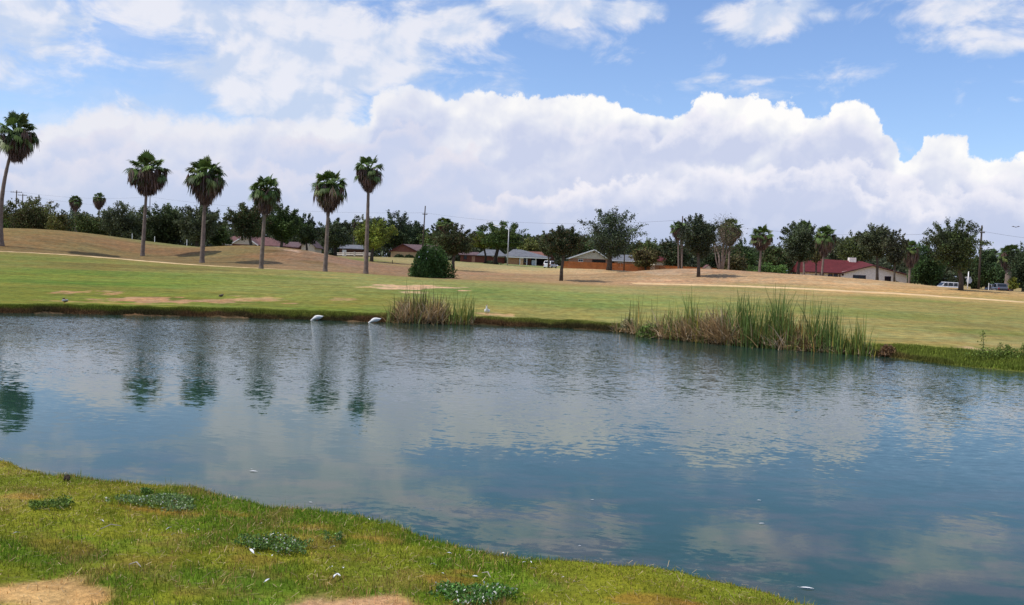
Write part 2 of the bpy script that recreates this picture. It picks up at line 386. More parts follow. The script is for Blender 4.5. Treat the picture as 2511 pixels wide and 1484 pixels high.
def height(x, y, full=False):
    x = np.asarray(x, float); y = np.asarray(y, float)
    sd, near = pond_sd(x, y)
    wob = (fbm(x * 1.3, y * 1.3, 3, 5) - 0.5)
    s2 = sd + wob * np.where(near, 0.30, 0.35) + np.where(near, (fbm(x * 5, y * 5, 2, 15) - .5) * .12, 0)
    farh = np.maximum(base_h(x, np.maximum(y, 24)), 0.28)
    # right end of the far bank is a rough green slope, the rest a sharp little step
    soft = sstep(11, 15, x)
    run = 0.55 + 1.9 * soft
    step = farh * sstep(-0.05, 1, s2 / run) + 0.05 * sstep(0.0, 0.15, s2)
    step = np.where(s2 < 0, np.maximum(s2 * 0.7, -0.7), np.minimum(step, farh))
    nearh = 0.34 + 0.055 * np.clip(sd, 0, 9) + 0.05 * (fbm(x * 0.8, y * 0.8, 3, 8) - 0.5)
    nstep = np.where(s2 < 0, np.maximum(s2 * 0.5, -0.7), nearh * sstep(-0.02, 0.5, s2))
    z = np.where(near, nstep, step)
    bumps = (fbm(x * 0.12, y * 0.12, 3, 3) - 0.5) * 0.10 * sstep(3, 12, sd) * sstep(45, 60, y) * sstep(400, 200, y)
    fine = (fbm(x * 2.2, y * 2.2, 3, 9) - 0.5) * 0.05 * sstep(0.2, 1.5, sd)
    z = z + bumps + fine
    return (z, sd, near) if full else z
def Hz(x, y): return float(height(np.array([x]), np.array([y]))[0])
def hit(px, py, dmin=3.0, dmax=400):
    r = ray(px, py); ds = np.geomspace(dmin, dmax, 900)
    X = r[0] / r[1] * ds; Y = ds; Z = CAMZ + r[2] / r[1] * ds
    g = height(X, Y); k = np.nonzero(Z <= g)[0]
    i = k[0] if len(k) else len(ds) - 1
    return np.array([X[i], Y[i], g[i]])
def G(px, d):
    """ground point in the direction of column px at forward distance d (two steps, the view is slightly rolled)"""
    z = 2.0
    for _ in range(3):
        hy = CY - 77 + (px - CX) * math.tan(ROLL); py = hy - (z - CAMZ) / d * F
        p = P(px, py, d); z = Hz(p[0], d)
    return np.array([p[0], d, z])
# ground sheet
ys = np.concatenate([np.linspace(-12, 2.5, 20)[:-1], np.arange(2.5, 11, 0.055), np.arange(11, 24, 0.4), np.arange(24, 46, 0.1), np.arange(46, 80, 0.3), np.arange(80, 160, 0.5), np.geomspace(160, 2400, 110)])
us = np.linspace(-1, 1, 620); us = us * (0.75 + 0.25 * us ** 2)
YY, UU = np.meshgrid(ys, us, indexing='ij')
XX = UU * (11 + 0.95 * np.maximum(YY, 0))
ZZ, SD, NEAR = height(XX.ravel(), YY.ravel(), full=True)
gx_, gy_ = XX.ravel(), YY.ravel()

# colour of turf / soil as it is, by place
cpts = [(100,590,(140,112,58)),(300,600,(150,112,62)),(30,570,(140,118,52)),(200,610,(134,116,60)),(420,600,(128,132,60)),(500,601,(140,158,76)),(560,603,(150,158,62)),(450,620,(138,112,62)),(600,620,(126,112,54)),
        (550,640,(128,110,56)),(700,625,(148,112,74)),(760,640,(156,122,86)),(850,645,(156,122,92)),(620,632,(140,112,62)),(820,655,(150,122,76)),(950,660,(158,122,82)),(900,638,(110,130,40)),(960,645,(170,142,84)),
        (1150,672,(168,132,88)),(1250,680,(164,134,82)),(1180,655,(172,162,96)),(1300,660,(176,164,96)),(1330,668,(186,156,92)),(1440,668,(206,168,108)),(1250,649,(140,150,76)),(1480,680,(176,144,90)),(1560,668,(166,134,80)),
        (1650,665,(178,144,96)),(1720,672,(180,146,100)),(1650,690,(196,156,104)),(1900,690,(200,162,104)),(2100,700,(200,162,102)),(2250,715,(196,160,92)),(2400,728,(184,156,84)),(2480,722,(184,156,88)),
        (100,640,(124,132,50)),(300,655,(136,134,58)),(500,675,(142,144,66)),(800,685,(146,148,72)),(1000,690,(144,148,72)),(1300,700,(150,148,78)),(1500,712,(160,154,84)),(1900,725,(158,152,84)),(2200,745,(152,148,74)),(2450,760,(152,146,70)),
        (100,680,(118,134,36)),(400,690,(118,140,38)),(700,710,(134,142,58)),(100,720,(120,128,32)),(500,735,(124,134,36)),(900,745,(132,136,44)),(1300,745,(134,148,66)),(1300,770,(150,146,66)),(1700,770,(146,146,70)),(2000,800,(160,150,80)),(2350,830,(164,150,82)),(2300,800,(150,144,72)),
        (1500,735,(136,150,66)),(1200,720,(130,146,62)),(2450,870,(150,146,52)),(300,745,(120,132,26)),(1800,300,(150,140,80))]
cp = []
for px, py, c in cpts:
    if py < 400: continue
    q = hit(px, py, 30); cp.append((q[0], q[1], *lin(c)))
cp = np.array(cp)
def far_color(x, y):
    num = 0; den = 0
    sx = np.minimum(1.0, 60 / np.maximum(y, 30)); sy = sx * 0.8
    for q in cp:
        d2 = ((x - q[0]) * sx) ** 2 + ((y - q[1]) * sy) ** 2 + 2.0
        w = 1 / d2 ** 1.7; num = num + w[:, None] * q[2:][None, :]; den = den + w
    return num / den[:, None]
def ell(px0, px1, py0, py1, dmin=30):
    """world ellipse of a soil patch seen between these directions"""
    a = hit(px0, (py0 + py1) / 2, dmin); b = hit(px1, (py0 + py1) / 2, dmin)
    c = hit((px0 + px1) / 2, py1, dmin); d = hit((px0 + px1) / 2, py0, dmin)
    m_ = hit((px0 + px1) / 2, (py0 + py1) / 2, dmin); k_ = (px1 - px0) / F * m_[1]
    return (m_[0], m_[1], k_ / 2, min(max(abs(d[1] - c[1]) / 2, 0.15), 7.0, max(k_ * .5, 1.0)))
sand = (212, 176, 128); soil = (186, 146, 96)
patches = [(ell(905,1110,695,712), sand, 1.3), (ell(990,1040,712,722), (214,184,130), .8), (ell(880,960,699,708), (206,176,122), .8), (ell(270,470,722,750), soil, 1.2), (ell(140,205,713,722), soil, .9),
           (ell(215,290,713,716), soil, .8), (ell(260,295,716,724), soil, .8), (ell(470,600,733,746), soil, .9), (ell(560,680,728,738), (196,160,104), .7), (ell(640,672,731,737), soil, .9), (ell(820,870,730,740), (190,156,98), .7),
           (ell(930,1010,768,776), (196,160,100), .8), (ell(1175,1250,768,775), (200,166,110), .8), (ell(100,420,741,746), (176,150,78), .8), (ell(2365,2420,852,860), (200,170,116), .9), (ell(2480,2511,858,866), (196,160,90), .7),
           (ell(700,730,742,746),soil,.8), (ell(2060,2160,692,698),(214,186,130),.5), (ell(1560,1700,662,672),(206,178,136),.45), (ell(700,745,612,618),(206,176,140),.6), (ell(755,800,618,624),(200,166,128),.5)]
greens = [(ell(0,520,664,676), (96,130,30)), (ell(250,900,672,684), (112,136,44)), (ell(60,420,690,700), (92,126,28)), (ell(940,1250,703,722), (104,132,52)), (ell(1450,2050,700,712), (128,140,62)),
          (ell(1900,2350,760,778), (120,136,52)), (ell(2050,2350,728,740), (122,138,50)), (ell(1250,1500,716,732), (128,148,64)), (ell(2280,2511,806,820), (118,132,46)), (ell(1350,1560,745,756),(112,134,48)),
          (ell(410,560,596,604), (150,176,96)), (ell(430,620,600,606),(134,160,58)),(ell(850,930,632,640),(96,138,34)),(ell(700,1000,754,768),(110,136,24)),(ell(0,400,748,756),(100,126,16))]
browns = [(ell(330,600,606,622), (134,96,54)), (ell(600,700,620,634), (146,108,60)), (ell(0,600,650,660), (112,104,48)), (ell(640,700,612,620), (84,70,30)), (ell(730,830,640,650),(126,104,50)),(ell(1550,1680,664,672),(140,112,66)),
          (ell(1090,1480,690,698),(150,132,70))]
# near bank patches
nb = [((40,1466),(-40,260,1418,1520),(206,166,104)), ((0,0),(720,1060,1444,1520),(196,152,106)), ((0,0),(290,520,1214,1228),(178,120,60)), ((0,0),(-30,110,1188,1202),(168,116,58)),
      ((0,0),(560,720,1290,1310),(146,108,54)), ((0,0),(60,240,1310,1345),(132,94,44)), ((0,0),(560,700,1345,1370),(140,104,50)), ((0,0),(1090,1190,1362,1374),(172,114,60)), ((0,0),(1030,1180,1378,1400),(166,112,56)),
      ((0,0),(700,830,1252,1272),(160,122,60)), ((0,0),(1520,1720,1425,1450),(172,112,58)), ((0,0),(1660,1790,1440,1480),(172,116,60)),((0,0),(250,420,1345,1375),(128,100,44)),((0,0),(520,620,1215,1228),(176,124,62)),((0,0),(850,1000,1275,1290),(170,130,64))]
nearp = []
for _, (a, b, c, d), col in nb:
    p0 = at_z((a + b) / 2, c, .5); p1 = at_z((a + b) / 2, d, .5); q0 = at_z(a, (c + d) / 2, .5); q1 = at_z(b, (c + d) / 2, .5)
    nearp.append((((q0[0] + q1[0]) / 2, (p0[1] + p1[1]) / 2, (q1[0] - q0[0]) / 2, (p0[1] - p1[1]) / 2), col))
def emask(x, y, e, amp=0.9, fr=1.0, seed=0, hard=0.25):
    r = np.hypot((x - e[0]) / e[2], (y - e[1]) / e[3])
    k = fr / max(min(e[2], e[3]), 0.05) * 1.1
    r = r + (fbm(x * k * min(1, e[3] / e[2] * 1.6) + seed, y * k, 4, 31 + seed) - 0.5) * amp * 2
    return sstep(1 + hard, 1 - hard, r)
def ground_color(x, y, sd, near):
    c = far_color(x, y)
    st = fbm(x * 0.045, y * 0.33, 4, 2) - 0.5; st2 = fbm(x * 0.25, y * 0.9, 4, 6) - 0.5
    gshift = np.array([-0.30, 0.02, -0.15])
    fair = sstep(98, 80, y)
    c = c * (1 + (st * 0.9 * (0.4 + 0.6 * fair))[:, None] * gshift * -1.0 * 1.6) * (1 + 0.45 * st2[:, None])
    s = 0
    for e, col in greens:
        s += 1; m_ = emask(x, y, e, 0.5, 0.6, s, 0.45) * 0.6; c = c * (1 - m_[:, None]) + np.array(lin(col)) * m_[:, None]
    for e, col in browns:
        s += 1; m_ = emask(x, y, e, 0.8, 0.7, s, 0.4) * 0.65; c = c * (1 - m_[:, None]) + np.array(lin(col)) * m_[:, None]
    for e, col, a in patches:
        s += 1; m_ = np.clip(emask(x, y, e, 1.25, 1.6, s, 0.10) * a, 0, 1); c = c * (1 - m_[:, None]) + np.array(lin(col)) * m_[:, None]
    # bank face of the far shore: wet earth and roots, overhanging grass shade painted in; pale muddy ledge in places
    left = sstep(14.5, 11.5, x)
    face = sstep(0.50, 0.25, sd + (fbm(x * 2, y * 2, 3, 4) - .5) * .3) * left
    shaded_mud = np.array(lin((66, 50, 26))); c = c * (1 - face[:, None]) + shaded_mud * face[:, None]
    ledge = sstep(0.05, 0.0, sd + (fbm(x * 1.2, y * 0.5, 3, 14) - .5) * .2) * sstep(-2, -7, x) * 0.55
    c = c * (1 - ledge[:, None]) + np.array(lin((176, 138, 92))) * ledge[:, None]
    rt = sstep(11.5, 14.5, x) * sstep(3.6, 2.0, sd)
    c = c * (1 - rt[:, None] * .8) + np.array(lin((96, 112, 24))) * rt[:, None] * .8
    # near bank
    n1 = fbm(x * 1.1, y * 1.5, 4, 21); n2 = fbm(x * 3.3, y * 3.3, 4, 22); n3 = fbm(x * 0.6 + 3, y * 0.9, 3, 23)
    g = np.array(lin((124, 134, 30))); dg = np.array(lin((98, 128, 24))); yg = np.array(lin((148, 148, 48))); br = np.array(lin((140, 122, 58)))
    nc = g[None, :] + (dg - g)[None, :] * sstep(.5, .68, n1)[:, None]
    nc = nc + (yg - nc) * (sstep(.5, .3, n3) * .8)[:, None]
    nc = nc + (br - nc) * (sstep(.58, .74, n2) * .45)[:, None]
    s = 50
    for e, col in nearp:
        s += 1; m_ = emask(x, y, e, 0.75, 1.0, s, 0.3) * (.95 if s in (51, 52) else .4); nc = nc * (1 - m_[:, None]) + np.array(lin(col)) * m_[:, None]
    edge_ = sstep(0.3, 0.05, sd); nc = nc * (1 - edge_[:, None] * .8) + np.array(lin((104, 108, 34))) * edge_[:, None] * .8
    c = np.where(near[:, None], nc * 1.14, c)
    wet = sstep(0.02, -0.1, sd); c = c * (1 - wet[:, None]) + np.array(lin((70, 68, 44))) * wet[:, None]
    c = c * np.array([1.07, 0.99, 1.0]); lum = (c @ np.array([.3, .6, .1]))[:, None]; sat = np.where(near, .96, .87 - .08 * sstep(85, 105, y))[:, None]
    return np.clip(lum + (c - lum) * sat, 0.004, 0.9)
ALB = 0.76
gc = ground_color(gx_, gy_, SD, NEAR) * ALB
ny, nx = YY.shape
idx = np.arange(ny * nx).reshape(ny, nx)
fc = np.stack([idx[:-1, :-1], idx[:-1, 1:], idx[1:, 1:], idx[1:, :-1]], -1).reshape(-1, 4)
gm = bpy.data.materials.new("turf"); gm.use_nodes = True; t = NT(gm.node_tree); b = gm.node_tree.nodes['Principled BSDF']
at = gm.node_tree.nodes.new('ShaderNodeAttribute'); at.attribute_name = 'Col'
pos = gm.node_tree.nodes.new('ShaderNodeNewGeometry').outputs['Position']
n1 = t.noise(t.v('MULTIPLY', pos, (1, .7, 1)), 2.2, 6, 0.72); n2 = t.noise(pos, 22, 5, 0.7); n3 = t.noise(t.v('MULTIPLY', pos, (.16, .8, 1)), 1.2, 5, 0.65)
k = t.m('MULTIPLY', t.ss(n1, .3, .7, .72, 1.28), t.ss(n2, .28, .72, .72, 1.28))
k = t.m('MULTIPLY', k, t.ss(n3, .3, .7, .88, 1.12))
hue = t.noise(pos, 0.9, 5, 0.6)
cc = t.mix(1.0, at.outputs['Color'], t.xyz(k, k, k), 'MULTIPLY')
cc = t.mix(1.0, cc, t.xyz(t.ss(hue, .3, .7, .9, 1.1), 1.0, t.ss(hue, .3, .7, 1.08, .92)), 'MULTIPLY')
t.set(b.inputs['Base Color'], cc); b.inputs['Roughness'].default_value = 1.0; b.inputs['Specular IOR Level'].default_value = 0.05
bn = gm.node_tree.nodes.new('ShaderNodeBump'); bn.inputs['Distance'].default_value = 0.05; bn.inputs['Strength'].default_value = .7; t.set(bn.inputs['Height'], n2); t.set(b.inputs['Normal'], bn.outputs[0])
tag(link('ground', np_mesh('ground', np.stack([gx_, gy_, ZZ], -1), fc, gc, smooth=True), gm), kind='structure')

# water
wm = bpy.data.materials.new("pond water"); wm.use_nodes = True; t = NT(wm.node_tree); b = wm.node_tree.nodes['Principled BSDF']
pos = wm.node_tree.nodes.new('ShaderNodeNewGeometry').outputs['Position']
px_, py_, pz_ = t.sep(pos)
warp = t.v('SUBTRACT', t.noise(pos, 0.25, 3, .5, col=True), (.5, .5, .5))
pw = t.v('ADD', pos, t.v('MULTIPLY', warp, (1.6, 1.6, 0)))
def rot(v, ang):
    n = wm.node_tree.nodes.new('ShaderNodeVectorRotate'); n.rotation_type = 'Z_AXIS'; t.set(n.inputs['Vector'], v); n.inputs['Angle'].default_value = math.radians(ang); return n.outputs[0]
def wave(ang, along, across, scale, det, rough):
    v = t.v('MULTIPLY', rot(pw, ang), (along, across, 1)); return t.v('SUBTRACT', t.noise(v, scale, det, rough, col=True), (.5, .5, .5))
wA = wave(14, .55, 1.5, 7.5, 2, .5)       # ripple trains
wB = wave(-14, .8, 1.4, 9.0, 2, .5)
wC = wave(3, .9, 1.2, 24, 2, .6)
wL = t.v('SUBTRACT', t.noise(pw, 0.9, 3, .5, col=True), (.5, .5, .5))
reg = t.noise(t.v('MULTIPLY', pos, (.5, 1, 1)), .20, 4, .55)
dist = t.ss(t.m('ADD', py_, t.m('MULTIPLY', px_, 0.35)), 9.0, 26.0)            # calmer close to the near bank
amp = t.m('ADD', t.m('MULTIPLY', dist, t.ss(reg, .35, .62, .62, 1.0)), t.m('MULTIPLY', t.ss(reg, .5, .66, 0.05, .5), t.m('SUBTRACT', 1.0, dist)))
sv = t.v('SCALE', wA, sc=t.m('MULTIPLY', amp, t.ss(py_, 12, 34, .20, .25))); sv = t.v('ADD', sv, t.v('SCALE', wB, sc=t.m('MULTIPLY', amp, 0.16)))
sv = t.v('ADD', sv, t.v('SCALE', wC, sc=t.m('MULTIPLY', amp, t.ss(py_, 14, 34, .10, .60)))); sv = t.v('ADD', sv, t.v('SCALE', wL, sc=0.02))
sv = t.v('MULTIPLY', sv, (.75, 1.0, 0))
nv = t.v('NORMALIZE', t.v('ADD', sv, (0, 0, 1)))
weed = t.m('MULTIPLY', t.ss(t.noise(t.v('MULTIPLY', pos, (.7, 1.3, 1)), 1.3, 5, .6), .42, .62), t.ss(py_, 14.0, 7.5))  # grey-brown patches: bottom mud and weeds, with cloud reflection painted in
deep = t.mix(t.ss(py_, 8, 30), (0.016, 0.054, 0.040, 1), (0.017, 0.042, 0.030, 1))
bc = t.mix(t.m('MULTIPLY', weed, .75), deep, (0.075, 0.070, 0.058, 1))
t.set(b.inputs['Base Color'], bc); b.inputs['Roughness'].default_value = 0.03; b.inputs['IOR'].default_value = 1.333; b.inputs['Specular IOR Level'].default_value = .27
t.set(b.inputs['Normal'], nv)
pv = [(-75, -6, 0), (75, -6, 0), (75, 46, 0), (-75, 46, 0)]
tag(link('water', np_mesh('water', pv, [(0, 1, 2, 3)]), wm), kind='structure')

# cart path and street draped on the ground
def strip(name, pts, width, mtl, lift=0.03, seg=140):
    pts = np.array(pts); d = np.concatenate([[0], np.cumsum(np.hypot(*np.diff(pts, axis=0).T))])
    s = np.linspace(0, d[-1], seg); X = np.interp(s, d, pts[:, 0]); Y = np.interp(s, d, pts[:, 1])
    for _ in range(6):
        X[1:-1] = (X[:-2] + 2 * X[1:-1] + X[2:]) / 4; Y[1:-1] = (Y[:-2] + 2 * Y[1:-1] + Y[2:]) / 4
    tx = np.gradient(X); ty = np.gradient(Y); l = np.hypot(tx, ty); nx_, ny_ = -ty / l, tx / l
    rows = []
    offs = np.linspace(-.5, .5, 5)
    for o in offs:
        w = width * o * (1 + .08 * (fbm(s * .4 + o * 7, s * 0, 2, 3) - .5)); x = X + nx_ * w; y = Y + ny_ * w
        z = height(x, y); rows.append(np.stack([x, y, z], -1))
    R_ = np.array(rows); R_[:, :, 2] = R_[:, :, 2].max(0)[None, :] * .5 + R_[:, :, 2] * .5 + lift
    k_, n_ = R_.shape[:2]; lo = R_.copy()
    v = R_.reshape(-1, 3); e0 = R_[0].copy(); e0[:, 2] -= .12; e1 = R_[-1].copy(); e1[:, 2] -= .12
    v = np.concatenate([v, e0, e1]); i = np.arange(k_ * n_).reshape(k_, n_); a0 = k_ * n_ + np.arange(n_); a1 = a0 + n_
    f = [np.stack([i[:-1, :-1], i[:-1, 1:], i[1:, 1:], i[1:, :-1]], -1).reshape(-1, 4), np.stack([a0[:-1], a0[1:], i[0, 1:], i[0, :-1]], -1), np.stack([i[-1, :-1], i[-1, 1:], a1[1:], a1[:-1]], -1)]
    me = np_mesh(name, v, np.concatenate(f)); return tag(link(name, me, mtl), kind='structure')
pathm = mat('worn concrete path', lin((206, 176, 132)), .95, .18, .7); roadm = mat('asphalt', (.10, .10, .10), .95, .15, .5)
strip('path', [G(px, d)[:2] for px, d in [(-500,96),(-250,93),(0,90),(150,89),(350,88),(500,86),(650,85.5),(740,88)]], 1.5, pathm)
strip('path', [G(px, d)[:2] for px, d in [(1560,98),(1690,95),(1900,90),(2100,86),(2300,82),(2511,79),(2800,76),(3100,74)]], 1.9, pathm)
strip('road', [G(px, d)[:2] for px, d in [(1900,172),(2100,168),(2300,163),(2500,158),(2900,150)]], 7, roadm, .02)
strip('sidewalk', [G(px, d)[:2] for px, d in [(2180,158),(2300,154),(2420,151),(2560,148),(2900,142)]], 1.6, mat('pale kerb concrete', lin((190, 184, 172)), .9), .1)
# ---------------------------------------------------------------- trees and palms
leafm = mat_col('foliage', .65, .22, .25)
barkm = mat('grey brown bark', (.085, .068, .052), .95, .35, 3.0, bump=.03)
barkd = mat('dark bark', (.045, .034, .026), .95, .3, 3.0, bump=.03)
palmbark = mat('palm trunk bark', (.18, .138, .112), .95, .30, 2.5, bump=.03)
pale_bark = mat('bleached bark', (.26, .20, .16), .9, .3, 2.0)
def leaf_quads(rng, C, size, updown=0.0, asp=0.6):
    """one small quad per centre with random tilt"""
    n = len(C); a = rng.normal(size=(n, 3)); a[:, 2] *= (1 - updown); a /= np.linalg.norm(a, axis=1)[:, None]
    b = rng.normal(size=(n, 3)); b -= (a * b).sum(1)[:, None] * a; b /= np.linalg.norm(b, axis=1)[:, None]
    s = (size * rng.uniform(.6, 1.35, n))[:, None]
    v = np.stack([C - a * s, C + b * s * asp, C + a * s, C - b * s * asp], 1).reshape(-1, 3)
    return v, np.arange(4 * n).reshape(n, 4)
def leaf_cols(rng, n, base, var=.25, alt=None, palt=.15, lob=None):
    c = np.array(base)[None, :] * np.array([1.5, 1.52, 1.1]) * rng.lognormal(0, var, (n, 1)) * rng.normal(1, .06, (n, 3))
    if lob is not None: c = c * lob[:, None] * np.array([1.0, 1.0, .95])
    if alt is not None:
        k = rng.random(n) < palt; c[k] = np.array(alt)[None, :] * rng.lognormal(0, .2, (k.sum(), 1))
    return np.repeat(np.clip(c, .004, .8), 4, axis=0)
def crown_points(rng, n, w, h, zc, depth, style, nl):
    """lobes spread in the crown's outline; leaves sit in loose shells round each lobe"""
    lobes = []
    for i in range(nl):
        while True:
            p = rng.uniform(-1, 1, 3)
            if (p ** 2).sum() < 1: break
        if style == 'vase': p[0] *= (.55 + .40 * (p[2] + 1) / 2); p[1] *= (.55 + .40 * (p[2] + 1) / 2)
        if style == 'umbrella': p[2] = p[2] * .6 + .1 - .4 * (p[0] ** 2)
        if style == 'column': p[0] *= .8
        r = rng.uniform(.26, .44)
        lobes.append((p[0] * (1 - r) * w / 2, p[1] * (1 - r) * depth / 2, zc + p[2] * (1 - r * .8) * h / 2, r))
    lobes.append((0, 0, zc, .5)); lobes.append((0, 0, zc - h * .18, .42))
    if style in ('round', 'vase'):
        for q in range(max(3, nl // 3) if style == 'round' else 3): lobes.append((rng.normal(0, .05 * w), 0, zc + rng.uniform(-.04, .06) * h, rng.uniform(.74, .84)))
    k = rng.integers(0, len(lobes), n); L = np.array(lobes)[k]
    u = rng.normal(size=(n, 3)); u /= np.linalg.norm(u, axis=1)[:, None]
    rad = rng.random(n) ** .45 * (1 + rng.normal(0, .09, n))
    x = L[:, 0] + u[:, 0] * rad * L[:, 3] * w / 2; y = L[:, 1] + u[:, 1] * rad * L[:, 3] * depth / 2; z = L[:, 2] + u[:, 2] * rad * L[:, 3] * h / 2 * .9
    # clumping: pull leaves to twig centres
    tw = max(30, n // 14); pick = rng.integers(0, n, tw); cl = rng.integers(0, tw, n)
    T = np.stack([x[pick], y[pick], z[pick]], -1)[cl]; C = np.stack([x, y, z], -1)
    d = np.linalg.norm(T - C, axis=1); f = np.clip(1 - d / (w * .22), 0, 1)[:, None] * .6
    C = C * (1 - f) + T * f
    # stray sprays sticking out of the outline
    ns = max(6, int(nl * (1.6 if style != 'vase' else .9))); S = []
    for i in range(ns):
        a = rng.normal(size=3); a[2] = abs(a[2]) * (1.2 if style != 'weep' else .4) + .1; a /= np.linalg.norm(a)
        st = np.array([a[0] * w * .40, a[1] * depth * .40, zc + a[2] * h * .40]); m_ = max(8, n // 220)
        t_ = rng.random(m_)[:, None]; S.append(st + a * t_ * np.array([w, depth, h]) * .15 + rng.normal(0, .018 * w, (m_, 3)))
    return np.concatenate([C] + S), lobes
def limbs(mb, rng, z0, z1, lobes, r, nb=5, base=(0, 0)):
    for i in rng.permutation(len(lobes))[:nb]:
        L = lobes[i]; s = np.array([base[0], base[1], z0 + (z1 - z0) * rng.uniform(.55, 1.0)]); e = np.array([L[0] * .8, L[1] * .8, max(L[2], s[2] + .4)])
        mid = (s + e) / 2 + np.array([0, 0, -.08 * np.linalg.norm(e - s)]) + rng.normal(0, .05, 3)
        mb.tube([s, mid, e], [r * .55, r * .38, r * .12], 6)
def tree(name, label, cat, px, top, bot, wpx, d, base=None, col=(.045, .062, .03), alt=None, n=5000, leaf=None, style='round', nl=12, trunk=None, bark=None, group=None, seed=0, palt=.15, var=.3, depthk=.9, lean=0.0):
    rng = np.random.default_rng(seed + 100)
    bx = px if base is None else base[0]
    g = G(bx, d); root = empty(name, g, label, cat, group)
    t_ = P(px, top, d); b_ = P(px, bot, d); w = wpx * d / F
    gz = g[2]; zt = t_[2] - gz; zb = max(b_[2] - gz, -0.2); h = zt - zb; zc = (zt + zb) / 2; ox = (P(px, (top + bot) / 2, d)[0] - g[0])
    C, lobes = crown_points(rng, n, w, h * 1.02, zc, w * depthk, style, nl)
    C[:, 0] += ox * np.clip(C[:, 2] / max(zc, .5), 0.2, 1.2)
    C = C[C[:, 2] > .05]
    leaf = leaf or max(.085, .00088 * d); v, f = leaf_quads(rng, C, leaf)
    tr = MB(); r = trunk or max(.12, w * .035)
    zt0 = max(zb + h * .25, .6)
    tr.tube([(0, 0, -.3), (ox * .1 + rng.normal(0, .04), 0, zt0 * .4), (ox * .5 + rng.normal(0, .06), 0, zt0 * .8), (ox * .9, 0, zt0 + h * .3)], [r * 1.35, r, r * .85, r * .35], 10)
    limbs(tr, rng, zt0 * .4, zt0 + h * .1, [(a + ox, b, c, e) for a, b, c, e in lobes], r, 6, (ox * .5, 0))
    tr.build('trunk', bark or barkd, root, smooth=True)
    pat = fbm(C[:, 0] * 5 / w + seed, C[:, 2] * 5 / w + C[:, 1] * 4 / w, 3, seed); me = np_mesh('crown', v, f, leaf_cols(rng, len(C), col, var, alt, palt, .55 + 1.1 * sstep(.25, .75, pat))); link('crown', me, leafm, root)
    return root
dk = (.040, .056, .026); ol = (.058, .064, .028); gr = (.052, .062, .040); bl = (.045, .058, .048); mg = (.050, .086, .024); yg = (.115, .135, .030); dd = (.026, .038, .022)
rust = (.10, .065, .03); yel = (.15, .14, .04); pale = (.12, .14, .09)
